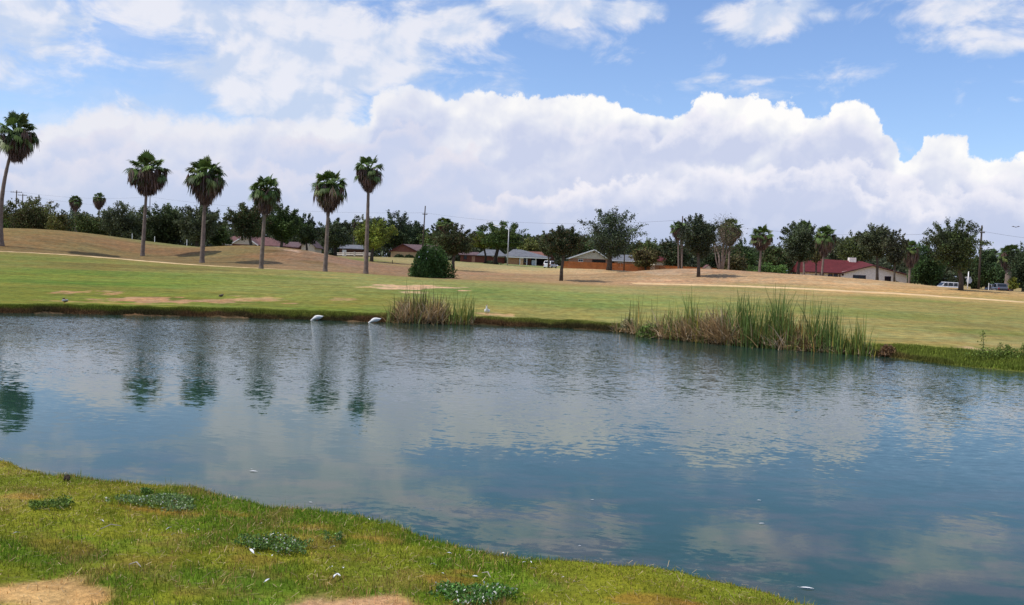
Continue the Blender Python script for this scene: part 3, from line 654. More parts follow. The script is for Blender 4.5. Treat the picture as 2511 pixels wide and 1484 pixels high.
TR = [
 ('leafy_tree','bright green leafy tree at the left frame edge behind the leaning palm',5,508,575,70,178,None,mg,yel,4000,'round'),
 ('leafy_tree','broad olive dark tree with a spiky top right of the leaning palm',80,490,582,128,165,None,ol,rust,9000,'round'),
 ('leafy_tree','rounded yellowish olive shrub-like tree at the right foot of the broad olive tree',140,524,582,50,160,None,(.075,.075,.028),rust,3000,'round'),
 ('leafy_tree','small bluish distant tree below the left one of two far palms',176,513,560,62,240,None,(.05,.065,.062),None,2500,'round'),
 ('leafy_tree','low green bushy tree below the right one of two far palms',228,521,592,96,168,None,(.045,.062,.026),yel,6000,'round'),
 ('leafy_tree','feathery grey green tree standing left of the slim second palm',310,500,596,112,166,None,gr,pale,8000,'round'),
 ('leafy_tree','dense dark green tree between the second and third tall palms',405,506,600,112,168,None,(.036,.05,.024),None,9000,'round'),
 ('leafy_tree','loose grey green tree directly behind the third tall palm',490,505,602,98,165,(480,605),gr,pale,8000,'round'),
 ('leafy_tree','low fresh green tree filling the gap left of the big dark oaks',540,545,602,60,172,None,(.05,.075,.03),None,3500,'round'),
 ('oak_tree','big round dark oak with forked trunk in front of the tan gabled house',607,503,592,92,150,(616,605),(.036,.048,.024),rust,9000,'round'),
 ('oak_tree','big domed dark green oak right of the short fourth palm',690,506,606,92,160,(690,612),(.036,.056,.020),None,9000,'round'),
 ('oak_tree','darker oak tucked between the domed oak and the fifth palm',750,527,604,62,186,(752,612),dd,None,5000,'round'),
 ('oak_tree','grey green oak behind the trunk of the fifth palm',820,540,618,92,192,(822,620),(.040,.054,.034),pale,7000,'round'),
 ('leafy_tree','small yellow green tree behind the trunk of the sixth palm',916,540,622,102,140,(911,642),yg,(.09,.12,.03),7000,'round'),
 ('oak_tree','tall very dark rounded tree behind the small yellow green tree',968,523,608,118,250,None,(.028,.040,.026),None,8000,'round'),
 ('oak_tree','small dark tree with knobbly top left of the tall wooden pole',1020,546,610,48,246,None,(.028,.042,.028),None,3000,'round'),
 ('leafy_tree','thin grey leafed tree between the small distant palm head and yellow green tree',888,532,600,70,255,None,(.055,.065,.045),None,3500,'round'),
 ('leafy_tree','light green background tree right of the tall wooden pole',1062,562,612,60,240,None,(.060,.085,.035),yel,3000,'round'),
 ('leafy_tree','dark conical tree under the palm head behind the roadside oak',1085,545,600,54,160,None,(.026,.036,.022),None,3000,'column'),
 ('oak_tree','dark brownish green oak with bare trunk right of the oleander bush',1114,554,634,100,130,(1111,662),(.040,.050,.026),rust,7500,'round'),
 ('leafy_tree','small flat yellow green tree in front of the red brick house',1185,577,614,62,208,(1190,645),(.12,.13,.03),rust,3500,'umbrella'),
 ('oak_tree','large round topped green shade tree with forked trunk beside the street lamp',1228,549,622,112,206,(1214,645),(.044,.070,.026),(.11,.13,.03),9000,'umbrella'),
 ('leafy_tree','olive yellow tree line clump right of the shade tree',1300,583,628,62,250,None,(.080,.088,.032),yel,3500,'round'),
 ('leafy_tree','dark green clump behind the isolated young oak',1335,578,630,50,252,None,(.04,.06,.03),None,3000,'round'),
 ('oak_tree','young oak standing alone on the fairway with a thin dark trunk',1384,558,638,104,100,(1376,688),(.036,.046,.028),rust,7500,'round'),
 ('oak_tree','slender oak half hidden behind the young oak beside the white car',1345,567,628,56,165,(1345,656),(.040,.050,.030),rust,3500,'round'),
 ('leafy_tree','mid green tree filling between the young oak and the big branching oak',1432,580,634,78,236,None,(.042,.062,.032),rust,4500,'round'),
 ('oak_tree','big dark oak with upright branching crown rising over the brown plank fence',1497,515,645,140,150,(1493,664),(.036,.050,.036),(.09,.10,.09),9500,'vase'),
 ('leafy_tree','wide olive green tree behind the grey roofed wing',1600,590,640,112,240,None,(.044,.060,.026),rust,5500,'round'),
 ('leafy_tree','reddish olive bushy tree leaning over the brown plank fence',1583,608,650,62,197,None,(.075,.066,.034),(.14,.09,.05),4000,'round'),
 ('leafy_tree','dark low tree below the pair of slim palm trunks',1655,582,658,74,198,None,(.032,.044,.026),rust,4500,'round'),
 ('oak_tree','dark dense oak on the mound with a whitewashed ring on its trunk',1712,532,640,100,104,(1713,679),(.028,.036,.024),(.07,.08,.07),8500,'round'),
 ('leafy_tree','round dark green tree left of the free standing palm',1828,588,668,76,200,None,(.036,.058,.026),mg,5500,'round'),
 ('leafy_tree','brownish bushy tree low behind the free standing palm',1800,618,668,60,180,None,(.060,.058,.034),rust,3000,'round'),
 ('leafy_tree','dark green tree right of the free standing palm',1905,600,670,78,196,None,(.040,.056,.026),rust,5500,'round'),
 ('leafy_tree','low bright green hedge-like tree at the crest right of the free standing palm',1885,648,676,90,150,None,(.045,.080,.026),None,3500,'round'),
 ('oak_tree','grey green oak with a spray to the left beside the red roofed house',1962,545,652,90,125,(1957,674),(.040,.054,.034),pale,7000,'round'),
 ('leafy_tree','brown tinged thin tree between two palms above the red roof',2000,590,640,50,150,None,(.070,.062,.034),rust,2500,'round'),
 ('leafy_tree','hazy blue green tree behind the ridge of the red roof',2055,578,640,80,262,None,(.050,.062,.052),None,4500,'round'),
 ('leafy_tree','olive green tree behind the chimney of the red roof',2095,572,642,90,240,None,(.058,.070,.034),pale,5000,'round'),
 ('oak_tree','thin topped oak in front of the white gable, its trunk before the second window',2148,552,640,84,125,(2151,689),(.046,.054,.036),pale,5500,'round'),
 ('oak_tree','narrow dark oak at the right part of the white gable',2192,565,656,66,120,(2193,693),(.040,.044,.030),(.09,.09,.07),5000,'round'),
 ('leafy_tree','full green tree between the white house and the spiky oak',2270,600,700,92,176,None,(.036,.066,.026),mg,7000,'round'),
 ('leafy_tree','low dark bushy tree behind the silver estate car',2290,662,704,88,180,None,(.030,.040,.028),rust,3500,'round'),
 ('oak_tree','spiky topped big oak beside the tall white sign post',2342,542,672,134,92,(2356,712),(.036,.048,.022),(.07,.08,.05),9000,'round'),
 ('leafy_tree','dark tree behind the right-hand wooden pole',2418,612,706,70,190,None,(.034,.052,.026),None,5000,'round'),
 ('leafy_tree','dark green tree over the dark parked cars',2458,625,700,76,186,None,(.030,.050,.026),None,5000,'round'),
 ('leafy_tree','dark tree cut by the right frame edge',2508,600,708,74,150,None,(.032,.046,.030),None,6000,'round'),
 ('leafy_tree','small upright yellow green tree beside the dark parked car',2484,682,714,24,118,None,(.12,.13,.03),mg,1800,'column'),
 ('leafy_tree','dark low trees under the canopy behind the tall white sign post',2385,650,708,74,196,None,(.030,.042,.024),None,4500,'round'),
 ('leafy_tree','deep green tree low between the dead tree and the dark mound oak',1752,610,668,90,196,None,(.028,.040,.024),None,5000,'round'),
]
for i, (nm, lb, px, top, bot, w, d, base, col, alt, n, style) in enumerate(TR):
    far = d > 145
    tree(nm, lb, 'tree', px, top, bot + (12 if far and base is None else 0), w * (1.2 if far or style == 'vase' else 1.1), d, base, col, alt, int(n * (2.3 if far else 2.2)), None, style, 20 if n > 6000 else 13, None, barkd if d > 170 else barkm, 'broadleaf trees round the golf course', i)

# far-off tree belt closing the horizon
rng = np.random.default_rng(5)
n = 60000
pxs = rng.uniform(-900, 3400, n); dep = rng.uniform(290, 330, n); X = (pxs - CX) / F * dep
gh = height(X, dep); toph = 5.0 + 4.5 * fbm(X * .05, X * 0, 4, 12) + 2.0 * fbm(X * .25, X * 0, 2, 13)
Cn = np.stack([X, dep, gh + rng.random(n) ** .8 * toph * 1.0], -1)
v, f = leaf_quads(rng, Cn, .85)
clump = fbm(X * .12, Cn[:, 2] * .3, 3, 8)[:, None]
cc_ = np.array([.042, .056, .034])[None, :] * (1 - clump) * 1.3 + np.array([.060, .070, .034])[None, :] * clump * 1.2
o = link('distant_trees', np_mesh('distant_trees', v, f, np.repeat(cc_ * rng.lognormal(0, .25, (n, 1)), 4, 0)), leafm)
tag(o, 'continuous belt of far-off trees closing the horizon behind the houses', 'trees', kind='stuff')

# oleander bush
def bush(name, label, px, top, bot, wpx, d, col, alt, n, leaf, seed, flowers=0):
    rng = np.random.default_rng(seed); g = G(px, d); root = empty(name, g, label, 'bush')
    w = wpx * d / F; h = (bot - top) * d / F
    th = rng.uniform(0, 2 * math.pi, n); el = np.arcsin(rng.uniform(0, 1, n)); rr = rng.random(n) ** .35
    lump = 1 + .22 * np.sin(th * 3 + 1) * np.cos(el) + .18 * np.sin(th * 7 + el * 5) + rng.normal(0, .05, n)
    x = np.cos(th) * np.cos(el) ** .55 * rr * lump * w / 2; y = np.sin(th) * np.cos(el) ** .7 * rr * lump * w / 2; z = np.sin(el) * rr * h * (.92 + .1 * np.sin(th * 4))
    x *= (1 - .30 * (z / h) ** 2); C = np.stack([x, y, np.maximum(z, .05)], -1)
    v, f = leaf_quads(rng, C, leaf, -.8, .3)
    link('foliage', np_mesh('foliage', v, f, leaf_cols(rng, n, col, .3, alt, .12)), leafm, root)
    s = MB()
    for i in range(14):
        a = rng.uniform(0, 6.28); s.tube([(0.15 * math.cos(a), .15 * math.sin(a), -.1), (math.cos(a) * w * .2, math.sin(a) * w * .2, h * .4), (math.cos(a) * w * .33, math.sin(a) * w * .33, h * .75)], [.04, .03, .01], 5)
    s.build('stem', barkd, root)
    if flowers:
        k = rng.choice(np.nonzero((y < 0) & (rr > .9) & (z > h * .35))[0], flowers); v, f = leaf_quads(rng, C[k] + np.array([0, -.1, .05]), .09, 0, .9)
        link('blossom', np_mesh('blossom', v, f, np.full((4 * flowers, 3), .8)), leafm, root)
    return root
bush('oleander_bush', 'big round oleander bush with a few white blossoms on the dry rough', 1053, 600, 683, 96, 100, (.036, .070, .020), (.07, .13, .035), 13000, .16, 3, 7)
for i, (px, top, bot, w, d, lb) in enumerate([(978, 628, 636, 22, 205, 'small dark clipped bush at the left end of the low brick wall house'), (1003, 629, 637, 22, 205, 'small dark bush in the middle of the low brick wall'), (1030, 628, 640, 18, 204, 'dark bush at the right corner of the low brick house'),
        (1745, 668, 673, 16, 128, 'tiny dry bush at the foot of the bleached dead tree'), (1205, 640, 648, 40, 212, 'dark low bush in front of the grey roofed brick house'), (2195, 682, 698, 24, 178, 'dark bush at the right corner of the white gable')]):
    bush('low_bush', lb, px, top, bot, w, d, (.026, .038, .02), (.06, .07, .03), 900, .2, 40 + i)['group'] = 'low bushes by the houses'

# dead tree with bleached limbs
rng = np.random.default_rng(77); g = G(1768, 125); root = empty('dead_tree', g, 'half dead tree with bleached forked limbs and thin brown twigs', 'tree')
tr = MB(); tw = []
k = 125 / F
for (x0, x1, x2, z1, z2, r) in [(-4,-12,-22,42,96,.13),(-3,-16,-24,30,72,.10),(0,3,6,46,110,.14),(2,10,8,40,86,.10),(4,14,30,36,70,.11),(3,16,14,50,100,.10),(-2,-4,-10,60,104,.09)]:
    pts = [(x0 * k * .6, 0, -.2), (x1 * k * .75 + rng.normal(0, .15), rng.normal(0, .3), z1 * k), (x2 * k * .9, rng.normal(0, .7), z2 * k)]; tr.tube(pts, [r * 1.2, r, r * .35], 7)
    for j in range(10):
        t_ = rng.uniform(.3, 1); b0 = np.array(pts[1]) * (1 - t_) + np.array(pts[2]) * t_; e = b0 + np.array([rng.normal(0, .9), rng.normal(0, .9), rng.uniform(.3, 1.5)])
        tr.tube([b0, (b0 + e) / 2 + rng.normal(0, .1, 3), e], [.035, .025, .012], 5); tw.append(e)
tr.build('trunk', pale_bark, root, smooth=True)
T = np.array(tw); C = T[rng.integers(0, len(T), 6500)] + rng.normal(0, .55, (6500, 3)) * np.array([1, 1, .8]); v, f = leaf_quads(rng, C, .09, 0, .35)
link('crown', np_mesh('crown', v, f, leaf_cols(rng, 6500, (.075, .062, .042), .35, (.05, .065, .03), .45)), leafm, root)

# fan palms
palmleaf = mat_col('palm leaf', .45, .2, .4)
def fan(rng, o, az, el, pet, blade, droop, nf=15, spread=2.2, wid=.075):
    """one palm leaf: stalk plus a fan of narrow fingers with drooping tips; returns verts, quads"""
    dirv = np.array([math.cos(az) * math.cos(el), math.sin(az) * math.cos(el), math.sin(el)])
    side = np.array([-math.sin(az), math.cos(az), 0.0]); upv = np.cross(dirv, side)
    sag = np.array([0, 0, -pet * droop * .35]); e = o + dirv * pet + sag
    V = []; Q = []
    def quad(a, b, c, d_): i = len(V); V.extend([a, b, c, d_]); Q.append((i, i + 1, i + 2, i + 3))
    w = .030; quad(o - side * w, o + side * w, e + side * w * .6, e - side * w * .6)
    quad(o - upv * w, o + upv * w, e + upv * w * .6, e - upv * w * .6)
    d2 = dirv + np.array([0, 0, -.35 * droop]); d2 /= np.linalg.norm(d2)
    up2 = np.cross(d2, side); tilt = rng.normal(0, .3); s2 = side * math.cos(tilt) + up2 * math.sin(tilt)
    for j in range(nf):
        a = (j / (nf - 1) - .5) * spread * 1.15; dj = d2 * math.cos(a) + s2 * math.sin(a)
        L = blade * (1 - .32 * abs(a) / spread * 2) * rng.uniform(.88, 1.08)
        m_ = e + dj * L * .6 + np.array([0, 0, -.05 * droop * L]); tip = m_ + dj * L * .42 * (1 - .45 * droop) + np.array([0, 0, -L * (.12 + .5 * droop)])
        nrm = np.cross(dj, d2 if abs(a) > .2 else s2); nrm = nrm / (np.linalg.norm(nrm) + 1e-6); pr = np.cross(dj, nrm); pr = pr / (np.linalg.norm(pr) + 1e-6)
        ww = wid * blade; fold = nrm * ww * rng.uniform(-.5, .5)
        quad(e, m_ - pr * ww + fold, tip, m_ + pr * ww + fold)
    return V, Q
def palm_meshes(seed, R_up, R_dn, dead_len, ng=44, nd=200, wide=1.0):
    rng = np.random.default_rng(seed); V = []; Qs = []; Cc = []
    def put(vq, c):
        v, q = vq; b = len(V); V.extend(v); Qs.extend([tuple(b + i for i in x) for x in q]); Cc.extend([c] * len(v))
    for i in range(ng):
        u = (i + .5) / ng; el = math.radians(78 - 84 * u ** .8 + rng.normal(0, 8)); az = i * 2.39996 + rng.normal(0, .25)
        R = R_up * (1.0 - .12 * max(0, math.sin(-el)) - .10 * max(0, math.sin(el)) ** 4) * rng.uniform(.88, 1.06)
        c = np.array([.085, .135, .034]) * rng.lognormal(0, .28)
        if rng.random() < .15: c = np.array([.12, .15, .04]) * rng.lognormal(0, .2)
        put(fan(rng, np.array([0, 0, 0.0]), az, el, R * .50, R * .52, np.clip(.15 + .55 * u + rng.normal(0, .14), 0, 1.0)), c)
    live = (np.array(V), np.array(Qs), np.array(Cc)); V = []; Qs = []; Cc = []
    for i in range(nd):
        u = (i + .5) / nd; az = i * 2.39996 + rng.normal(0, .35); z0 = -u * dead_len * .66 + .06
        rr = R_dn * (1 - .84 * u ** .9) * rng.uniform(.55, 1.12); ca, sa = math.cos(az), math.sin(az)
        o_ = np.array([0, 0, z0]); knee = np.array([ca * rr, sa * rr, z0 + rng.uniform(-.15, .20) * (1 - u)]); mid = (o_ + knee) / 2 + np.array([0, 0, .10 * (1 - u)])
        hl_ = dead_len * rng.uniform(.42, .66) * (1 - .25 * u)
        c = np.array([.115, .068, .050]) * rng.lognormal(0, .32)
        if u < .35 and rng.random() < .35: c = np.array([.075, .105, .035]) * rng.lognormal(0, .2)
        if rng.random() < .16: c = np.array([.24, .17, .12]) * rng.lognormal(0, .2)
        Vv = []; Qq = []; side = np.array([-sa, ca, 0])
        def quad(*p): k_ = len(Vv); Vv.extend(p); Qq.append((k_, k_ + 1, k_ + 2, k_ + 3))
        w_ = .022; quad(o_ - side * w_, o_ + side * w_, mid + side * w_, mid - side * w_); quad(mid - side * w_, mid + side * w_, knee + side * w_, knee - side * w_)
        nf_ = 9
        for q in range(nf_):
            s_ = (q / (nf_ - 1) - .5); L_ = hl_ * (1 - .5 * abs(s_)) * rng.uniform(.8, 1.15); dn_ = np.array([ca * .10, sa * .10, -1.0]) + side * s_ * 1.1 + np.array([ca, sa, 0]) * rng.normal(-.08, .16)
            m2 = knee + dn_ * L_ * .45; tp = m2 + (dn_ * .5 + np.array([0, 0, -.6])) * L_ * .5; pw_ = (side * math.cos(q) + np.array([ca, sa, 0]) * math.sin(q)) * .030
            quad(knee, m2 - pw_, tp, m2 + pw_)
        v = np.array(Vv); v[:, 2] = np.maximum(v[:, 2], -dead_len * rng.uniform(.92, 1.08)); put((list(v), Qq), c)
    dead = (np.array(V), np.array(Qs), np.array(Cc))
    return live, dead
def palm(label, base, trunk_px, top, bottom, heart, wpx, d, r0, r1, seed, group, bow=0.0, name='fan_palm', meshes=None):
    g = G(base[0], d); root = empty(name, g, label, 'palm tree', group)
    hp = P(*heart, d) - g; hp[1] = 0
    up = (heart[1] - top) * d / F * 1.06; dn = (bottom - heart[1]) * d / F; R = wpx / 2 * d / F * 1.06
    if meshes is None:
        ng_, nd_ = {1: (48, 190), 2: (38, 200), 3: (48, 240), 4: (50, 150), 5: (42, 170), 6: (28, 210)}.get(seed, (44, 190)); lv, de = palm_meshes(seed, 1.0, {2: .86, 4: .72, 6: .70}.get(seed, .80), 1.0 * dn / max(R, .1), ng_, nd_); meshes = (np_mesh('crown', *lv), np_mesh('dead_frond_skirt', *de), dn / R)
    r0 *= .84; r1 *= .80; n = 26; pts = []; rad = []
    zz = hp[2]
    for i in range(n):
        t_ = i / (n - 1); pts.append((hp[0] * t_ + bow * 4 * t_ * (1 - t_), 0, -.3 + (zz + .3) * t_)); rad.append((r0 + (r1 - r0) * min(1, t_ * 1.25) + r0 * .25 * max(0, 1 - t_ * 14)) * (1 + .05 * math.sin(i * 2.7)))
    MB().tube(pts, rad, 12).build('trunk', palmbark, root, smooth=True)
    c = link('crown', meshes[0], palmleaf, root, hp); c.scale = (R * 1.10, R * 1.10, up / .94); c.rotation_euler = (0, 0, seed * 1.7)
    s = link('dead_frond_skirt', meshes[1], palmleaf, root, hp); s.scale = (R, R, R * (dn / R) / meshes[2]); s.rotation_euler = (0, 0, seed * 2.3)
    return meshes
gp = 'tall fan palms on the near fairway'
M0 = palm('tallest leaning fan palm with curved trunk at the left frame edge', (4, 605), None, 262, 402, (42, 330), 100, 107, .36, .20, 1, gp, bow=-.75)
M1 = palm('second tall fan palm from the left, slim trunk on the brown slope', (349, 628), None, 368, 484, (362, 420), 106, 113, .30, .18, 2, gp)
M2 = palm('third tall fan palm with the broadest heavy brown skirt', (495, 645), None, 378, 507, (505, 432), 100, 103, .33, .20, 3, gp)
M3 = palm('shortest of the six tall fan palms, in front of the dark oaks', (640, 657), None, 420, 530, (652, 468), 82, 84, .26, .16, 4, gp)
M4 = palm('fan palm second from the right, with a bright green patch in its skirt', (797, 665), None, 408, 526, (808, 458), 90, 88, .26, .17, 5, gp)
M5 = palm('slim tall fan palm at the right end of the row, sparse crown', (897, 672), None, 371, 474, (905, 418), 78, 97, .30, .18, 6, gp)
gf = 'distant fan palms among trees and houses'
MS = [M0, M1, M2, M3, M4, M5]
for i, (lb, bs, top, bot, heart, w, d, r0, r1) in enumerate([
 ('left of two small far palms above the trees by the wooden power poles', (186, 570), 477, 520, (185, 492), 36, 230, .28, .2),
 ('right of two small far palms above the trees by the wooden power poles', (243, 570), 470, 516, (243, 486), 34, 235, .25, .18),
 ('tiny brown headed palm above the small yellow green tree', (866, 620), 534, 562, (868, 543), 13, 250, .2, .15),
 ('palm head rising over the dark trees right of the tall wooden pole', (1090, 640), 530, 575, (1091, 548), 50, 150, .25, .2),
 ('left one of two palms with slim pale trunks left of the dark mound oak', (1664, 656), 538, 590, (1663, 560), 46, 125, .13, .11),
 ('right one of the two slim pale trunked palms under the wooden pole top', (1672, 656), 540, 592, (1674, 562), 36, 126, .13, .11),
 ('tall palm head behind the bleached dead tree', (1786, 660), 530, 606, (1791, 560), 64, 135, .18, .15),
 ('free standing palm with full green head between the dead tree and red roof', (1862, 668), 548, 616, (1868, 580), 64, 113, .2, .14),
 ('palm head showing over the grey green oak left of the red roof', (1972, 668), 538, 600, (1970, 560), 52, 140, .2, .15),
 ('palm with a long brown skirt in front of the red roof', (2014, 681), 546, 632, (2024, 580), 60, 122, .19, .14),
 ('short palm with pale drooping fronds at the right end of the white house', (2228, 695), 584, 660, (2234, 610), 50, 150, .22, .2),
 ('small faint palm head behind the right-hand wooden pole', (2432, 700), 607, 640, (2432, 618), 34, 230, .25, .2),
 ('thick trunked palm near the right frame edge', (2470, 705), 594, 668, (2476, 625), 62, 165, .75, .55)]):
    mm_ = MS[i % 6]; palm(lb, bs, None, top, bot, heart, w * .96, d, r0, r1, 10 + i, gf, meshes=mm_)
# ---------------------------------------------------------------- houses, fences, street things
def ztop(px, py, d): return P(px, py, d)[2]
def shingle(name, c): return mat(name, c, .95, .22, 1.4)
R_BROWN = shingle('purple brown shingles', lin((104, 74, 72))); R_GREY = shingle('grey shingles', lin((104, 106, 112))); R_RED = shingle('dark red shingles', lin((90, 34, 37)))
R_RUST = shingle('rust brown shingles', lin((122, 86, 76))); R_PURP = shingle('weathered mauve shingles', lin((96, 78, 80)))
WHITE = mat('white painted trim', (.72, .71, .68), .6, .06, 2); GLASS = mat('dark window glass', (.012, .016, .022), .12, .1, 1, spec=.5); DARK = mat('painted porch shade', (.02, .018, .017), .9)  # DARK: near-black colour painted for the shade inside openings
TAN = mat('tan brick', lin((176, 146, 112)), .9, .16, 3); PINKB = mat('pinkish brick', lin((160, 118, 98)), .9, .2, 3); REDB = mat('red brick', lin((108, 62, 52)), .9, .2, 3); SIDING = mat('pale beige siding', lin((196, 184, 164)), .8, .06, 2)
STONE = mat('whitewashed brick', lin((236, 224, 212)), .9, .15, 3.5); ORANGEB = mat('orange tan brick', lin((176, 132, 96)), .9, .18, 3); BROWNW = mat('dark brown wood', lin((84, 58, 46)), .9, .2, 3); TRIMD = mat('dark maroon trim', lin((70, 30, 32)), .7)
def house(name, label, px, d, yaw=0.0, z=None):
    g = G(px, d) if z is None else np.array([P(px, 660, d)[0], d, z]); o = empty(name, g, label, 'house'); o.rotation_euler = (0, 0, math.radians(yaw)); return o
def gable_wall(x0, x1, y0, y1, h, hp, xp=None):
    xp = (x0 + x1) / 2 if xp is None else xp
    return MB().prism([(x0, -.6), (x1, -.6), (x1, h), (xp, hp), (x0, h)], y0, y1)
def gable_roof(x0, x1, y0, y1, h, hp, over=.5, t=.16, xp=None):
    """two slopes meeting at a ridge that runs along y"""
    xp = (x0 + x1) / 2 if xp is None else xp; m_ = MB()
    sl = (hp - h) / (xp - x0); sr = (hp - h) / (x1 - xp)
    m_.prism([(x0 - over, h - sl * over + .04), (xp, hp + .04), (xp, hp + .04 + t), (x0 - over, h - sl * over + .04 + t)], y0 - over, y1 + over)
    m_.prism([(xp + .002, hp + .04), (x1 + over, h - sr * over + .04), (x1 + over, h - sr * over + .04 + t), (xp + .002, hp + .04 + t)], y0 - over, y1 + over)
    return m_
def rake(x0, x1, y, h, hp, over=.5, w=.22, xp=None):
    xp = (x0 + x1) / 2 if xp is None else xp; sl = (hp - h) / (xp - x0); sr = (hp - h) / (x1 - xp); m_ = MB()
    m_.prism([(x0 - over, h - sl * over - .05), (xp, hp - .05), (xp, hp + .2), (x0 - over, h - sl * over + .2)], y - over - .08, y - over - .005)
    m_.prism([(xp + .003, hp - .05), (x1 + over, h - sr * over - .05), (x1 + over, h - sr * over + .2), (xp + .003, hp + .2)], y - over - .08, y - over - .005); return m_
def eave_roof(x0, x1, y0, y1, h, hp, over=.5, t=.16, hipr=0, hipl=0):
    """ridge along x; optional hipped ends"""
    ym = (y0 + y1) / 2; a = [(x0 - over, y0 - over, h), (x1 + over, y0 - over, h), (x1 + over, y1 + over, h), (x0 - over, y1 + over, h)]; b = [(x0 - over + hipl, ym, hp), (x1 + over - hipr, ym, hp)]
    v = a + b + [(x, y, z - t) for x, y, z in a]
    return MB().add(v, [(0, 1, 5, 4), (1, 2, 5), (2, 3, 4, 5), (3, 0, 4), (6, 7, 1, 0), (7, 8, 2, 1), (8, 9, 3, 2), (9, 6, 0, 3), (9, 8, 7, 6)])
def window(root, x0, x1, z0, z1, y, frame=WHITE, bars=1, fw=.09):
    f = MB(); f.box(x0 - fw, x1 + fw, y - .06, y - .004, z1, z1 + fw).box(x0 - fw, x1 + fw, y - .08, y - .004, z0 - fw, z0).box(x0 - fw, x0, y - .06, y - .004, z0, z1).box(x1, x1 + fw, y - .06, y - .004, z0, z1)
    for i in range(bars):
        xm = x0 + (x1 - x0) * (i + 1) / (bars + 1); f.box(xm - .03, xm + .03, y - .055, y - .004, z0, z1)
    w = f.build('window', frame, root); MB().box(x0, x1, y - .02, y - .003, z0, z1).build('pane', GLASS, w); return w

# white gabled house with the red roof
d = 185; k = d / F; r = house('red_roofed_house', 'white brick house with long dark red roof behind the dry mound', 2140, d, -2, 2.2)
gz = 2.2; X = lambda px: (px - 2140) * k; Zp = lambda px, py: ztop(px, py, d) - gz
eh = 2.75; hp = Zp(2130, 640)
MB().box(X(1984), X(2062), 0.6, 9, -.6, eh).build('wall', STONE, r)
gable_wall(X(2063), X(2224), 0, 9.2, Zp(2222, 673) , Zp(2140, 652), X(2138)).build('wall', STONE, r)
rf = MB(); yb = 5.5; h0 = Zp(2060, 669); hl = Zp(1976, 665)
rf.add([(X(1975), -.3, hl - .05), (X(2061), -.5, h0), (X(2138), -.55, Zp(2138, 650)), (X(2232), -.5, Zp(2232, 676)), (X(2232), 11, Zp(2232, 676)), (X(2136), yb, hp), (X(1981), yb, Zp(1981, 631)), (X(1975), 11, hl)],
       [(0, 1, 5, 6), (1, 2, 5), (2, 3, 5), (3, 4, 5), (4, 7, 6, 5), (0, 6, 7)])
rf.v += [(x, y, z - .2) for x, y, z in rf.v[:8]]; rf.f += [(0, 8, 9, 1), (1, 9, 10, 2), (2, 10, 11, 3), (3, 11, 12, 4), (4, 12, 15, 7), (7, 15, 8, 0)]
roof = rf.build('roof', R_RED, r)
MB().box(X(2102), X(2119), yb - .6, yb + .5, hp - .6, Zp(2110, 631)).build('chimney', STONE, roof)
ft = MB(); ft.tube([(X(1975), -.42, hl - .12), (X(2061), -.6, h0 - .1)], .13, 4).tube([(X(2061), -.62, h0 - .1), (X(2138), -.66, Zp(2138, 651))], .12, 4).tube([(X(2138), -.66, Zp(2138, 651)), (X(2232), -.62, Zp(2232, 677))], .12, 4)
ft.build('fascia', TRIMD, r)
window(r, X(2094), X(2123), Zp(2110, 689), Zp(2110, 676), 0, TRIMD, 1); window(r, X(2171), X(2184), Zp(2178, 690), Zp(2178, 679), 0, TRIMD, 2)
window(r, X(2016), X(2023), Zp(2020, 675), Zp(2020, 671), .6, TRIMD, 0); window(r, X(2058.5), X(2051), Zp(2055, 678), Zp(2055, 673), .6, TRIMD, 0) if False else window(r, X(2049), X(2057), Zp(2053, 678), Zp(2053, 673), .6, TRIMD, 0)
window(r, X(2036), X(2045), Zp(2041, 678), Zp(2041, 673), .6, TRIMD, 0)
MB().tube([(X(2061.5), -.1, 0), (X(2061.5), -.1, h0 - .2)], .07, 6).build('downpipe', TRIMD, r)
w_ = MB().box(X(2066), X(2070), -.25, -.02, Zp(2068, 676), Zp(2068, 672)).build('wall_lamp', TRIMD, r)

# gabled house behind the plank fence
d = 215; k = d / F; gz = 3.3; r = house('gabled_house', 'beige gabled house with white eaves behind the brown plank fence', 1443, d, 0, gz); X = lambda px: (px - 1443) * k; Zp = lambda px, py: ztop(px, py, d) - gz
h = Zp(1443, 634.5); hp = Zp(1455, 613.5)
MB().box(X(1399), X(1490), .02, 10, -.6, h - .02).build('wall', PINKB, r); gable_wall(X(1399), X(1490), 0, 9.9, h, hp - .1, X(1456)).v
g_ = MB().prism([(X(1397), h), (X(1491), h), (X(1456), hp - .12)], -.06, .2); g_.build('gable', SIDING, r)
rf = gable_roof(X(1399), X(1490), 0, 10, h, hp, .55, .16, X(1456)).build('roof', R_GREY, r); rake(X(1399), X(1490), 0, h, hp, .55, .2, X(1456)).build('fascia', WHITE, r)
MB().box(X(1453), X(1457), -.12, -.065, Zp(1455, 620), Zp(1455, 617)).build('gable_vent', BROWNW, r)
window(r, X(1418), X(1428), Zp(1423, 641), Zp(1423, 636.5), 0); MB().box(X(1451), X(1484), -.05, -.01, Zp(1466, 650), h - .15).build('patio_shade_panel', DARK, r)  # dark panel on the solid wall stands for the patio's shade
MB().box(X(1507), X(1575), .5, 8, -.6, Zp(1540, 641)).build('wall', PINKB, r); eave_roof(X(1504), X(1576), .5, 8.5, Zp(1540, 641), Zp(1540, 624), .4).build('roof', R_GREY, r)
MB().box(X(1501), X(1580), -.02, .08, Zp(1540, 641.6), Zp(1540, 640)).build('fascia', WHITE, r); window(r, X(1516), X(1527), 1.0, 1.9, .5)

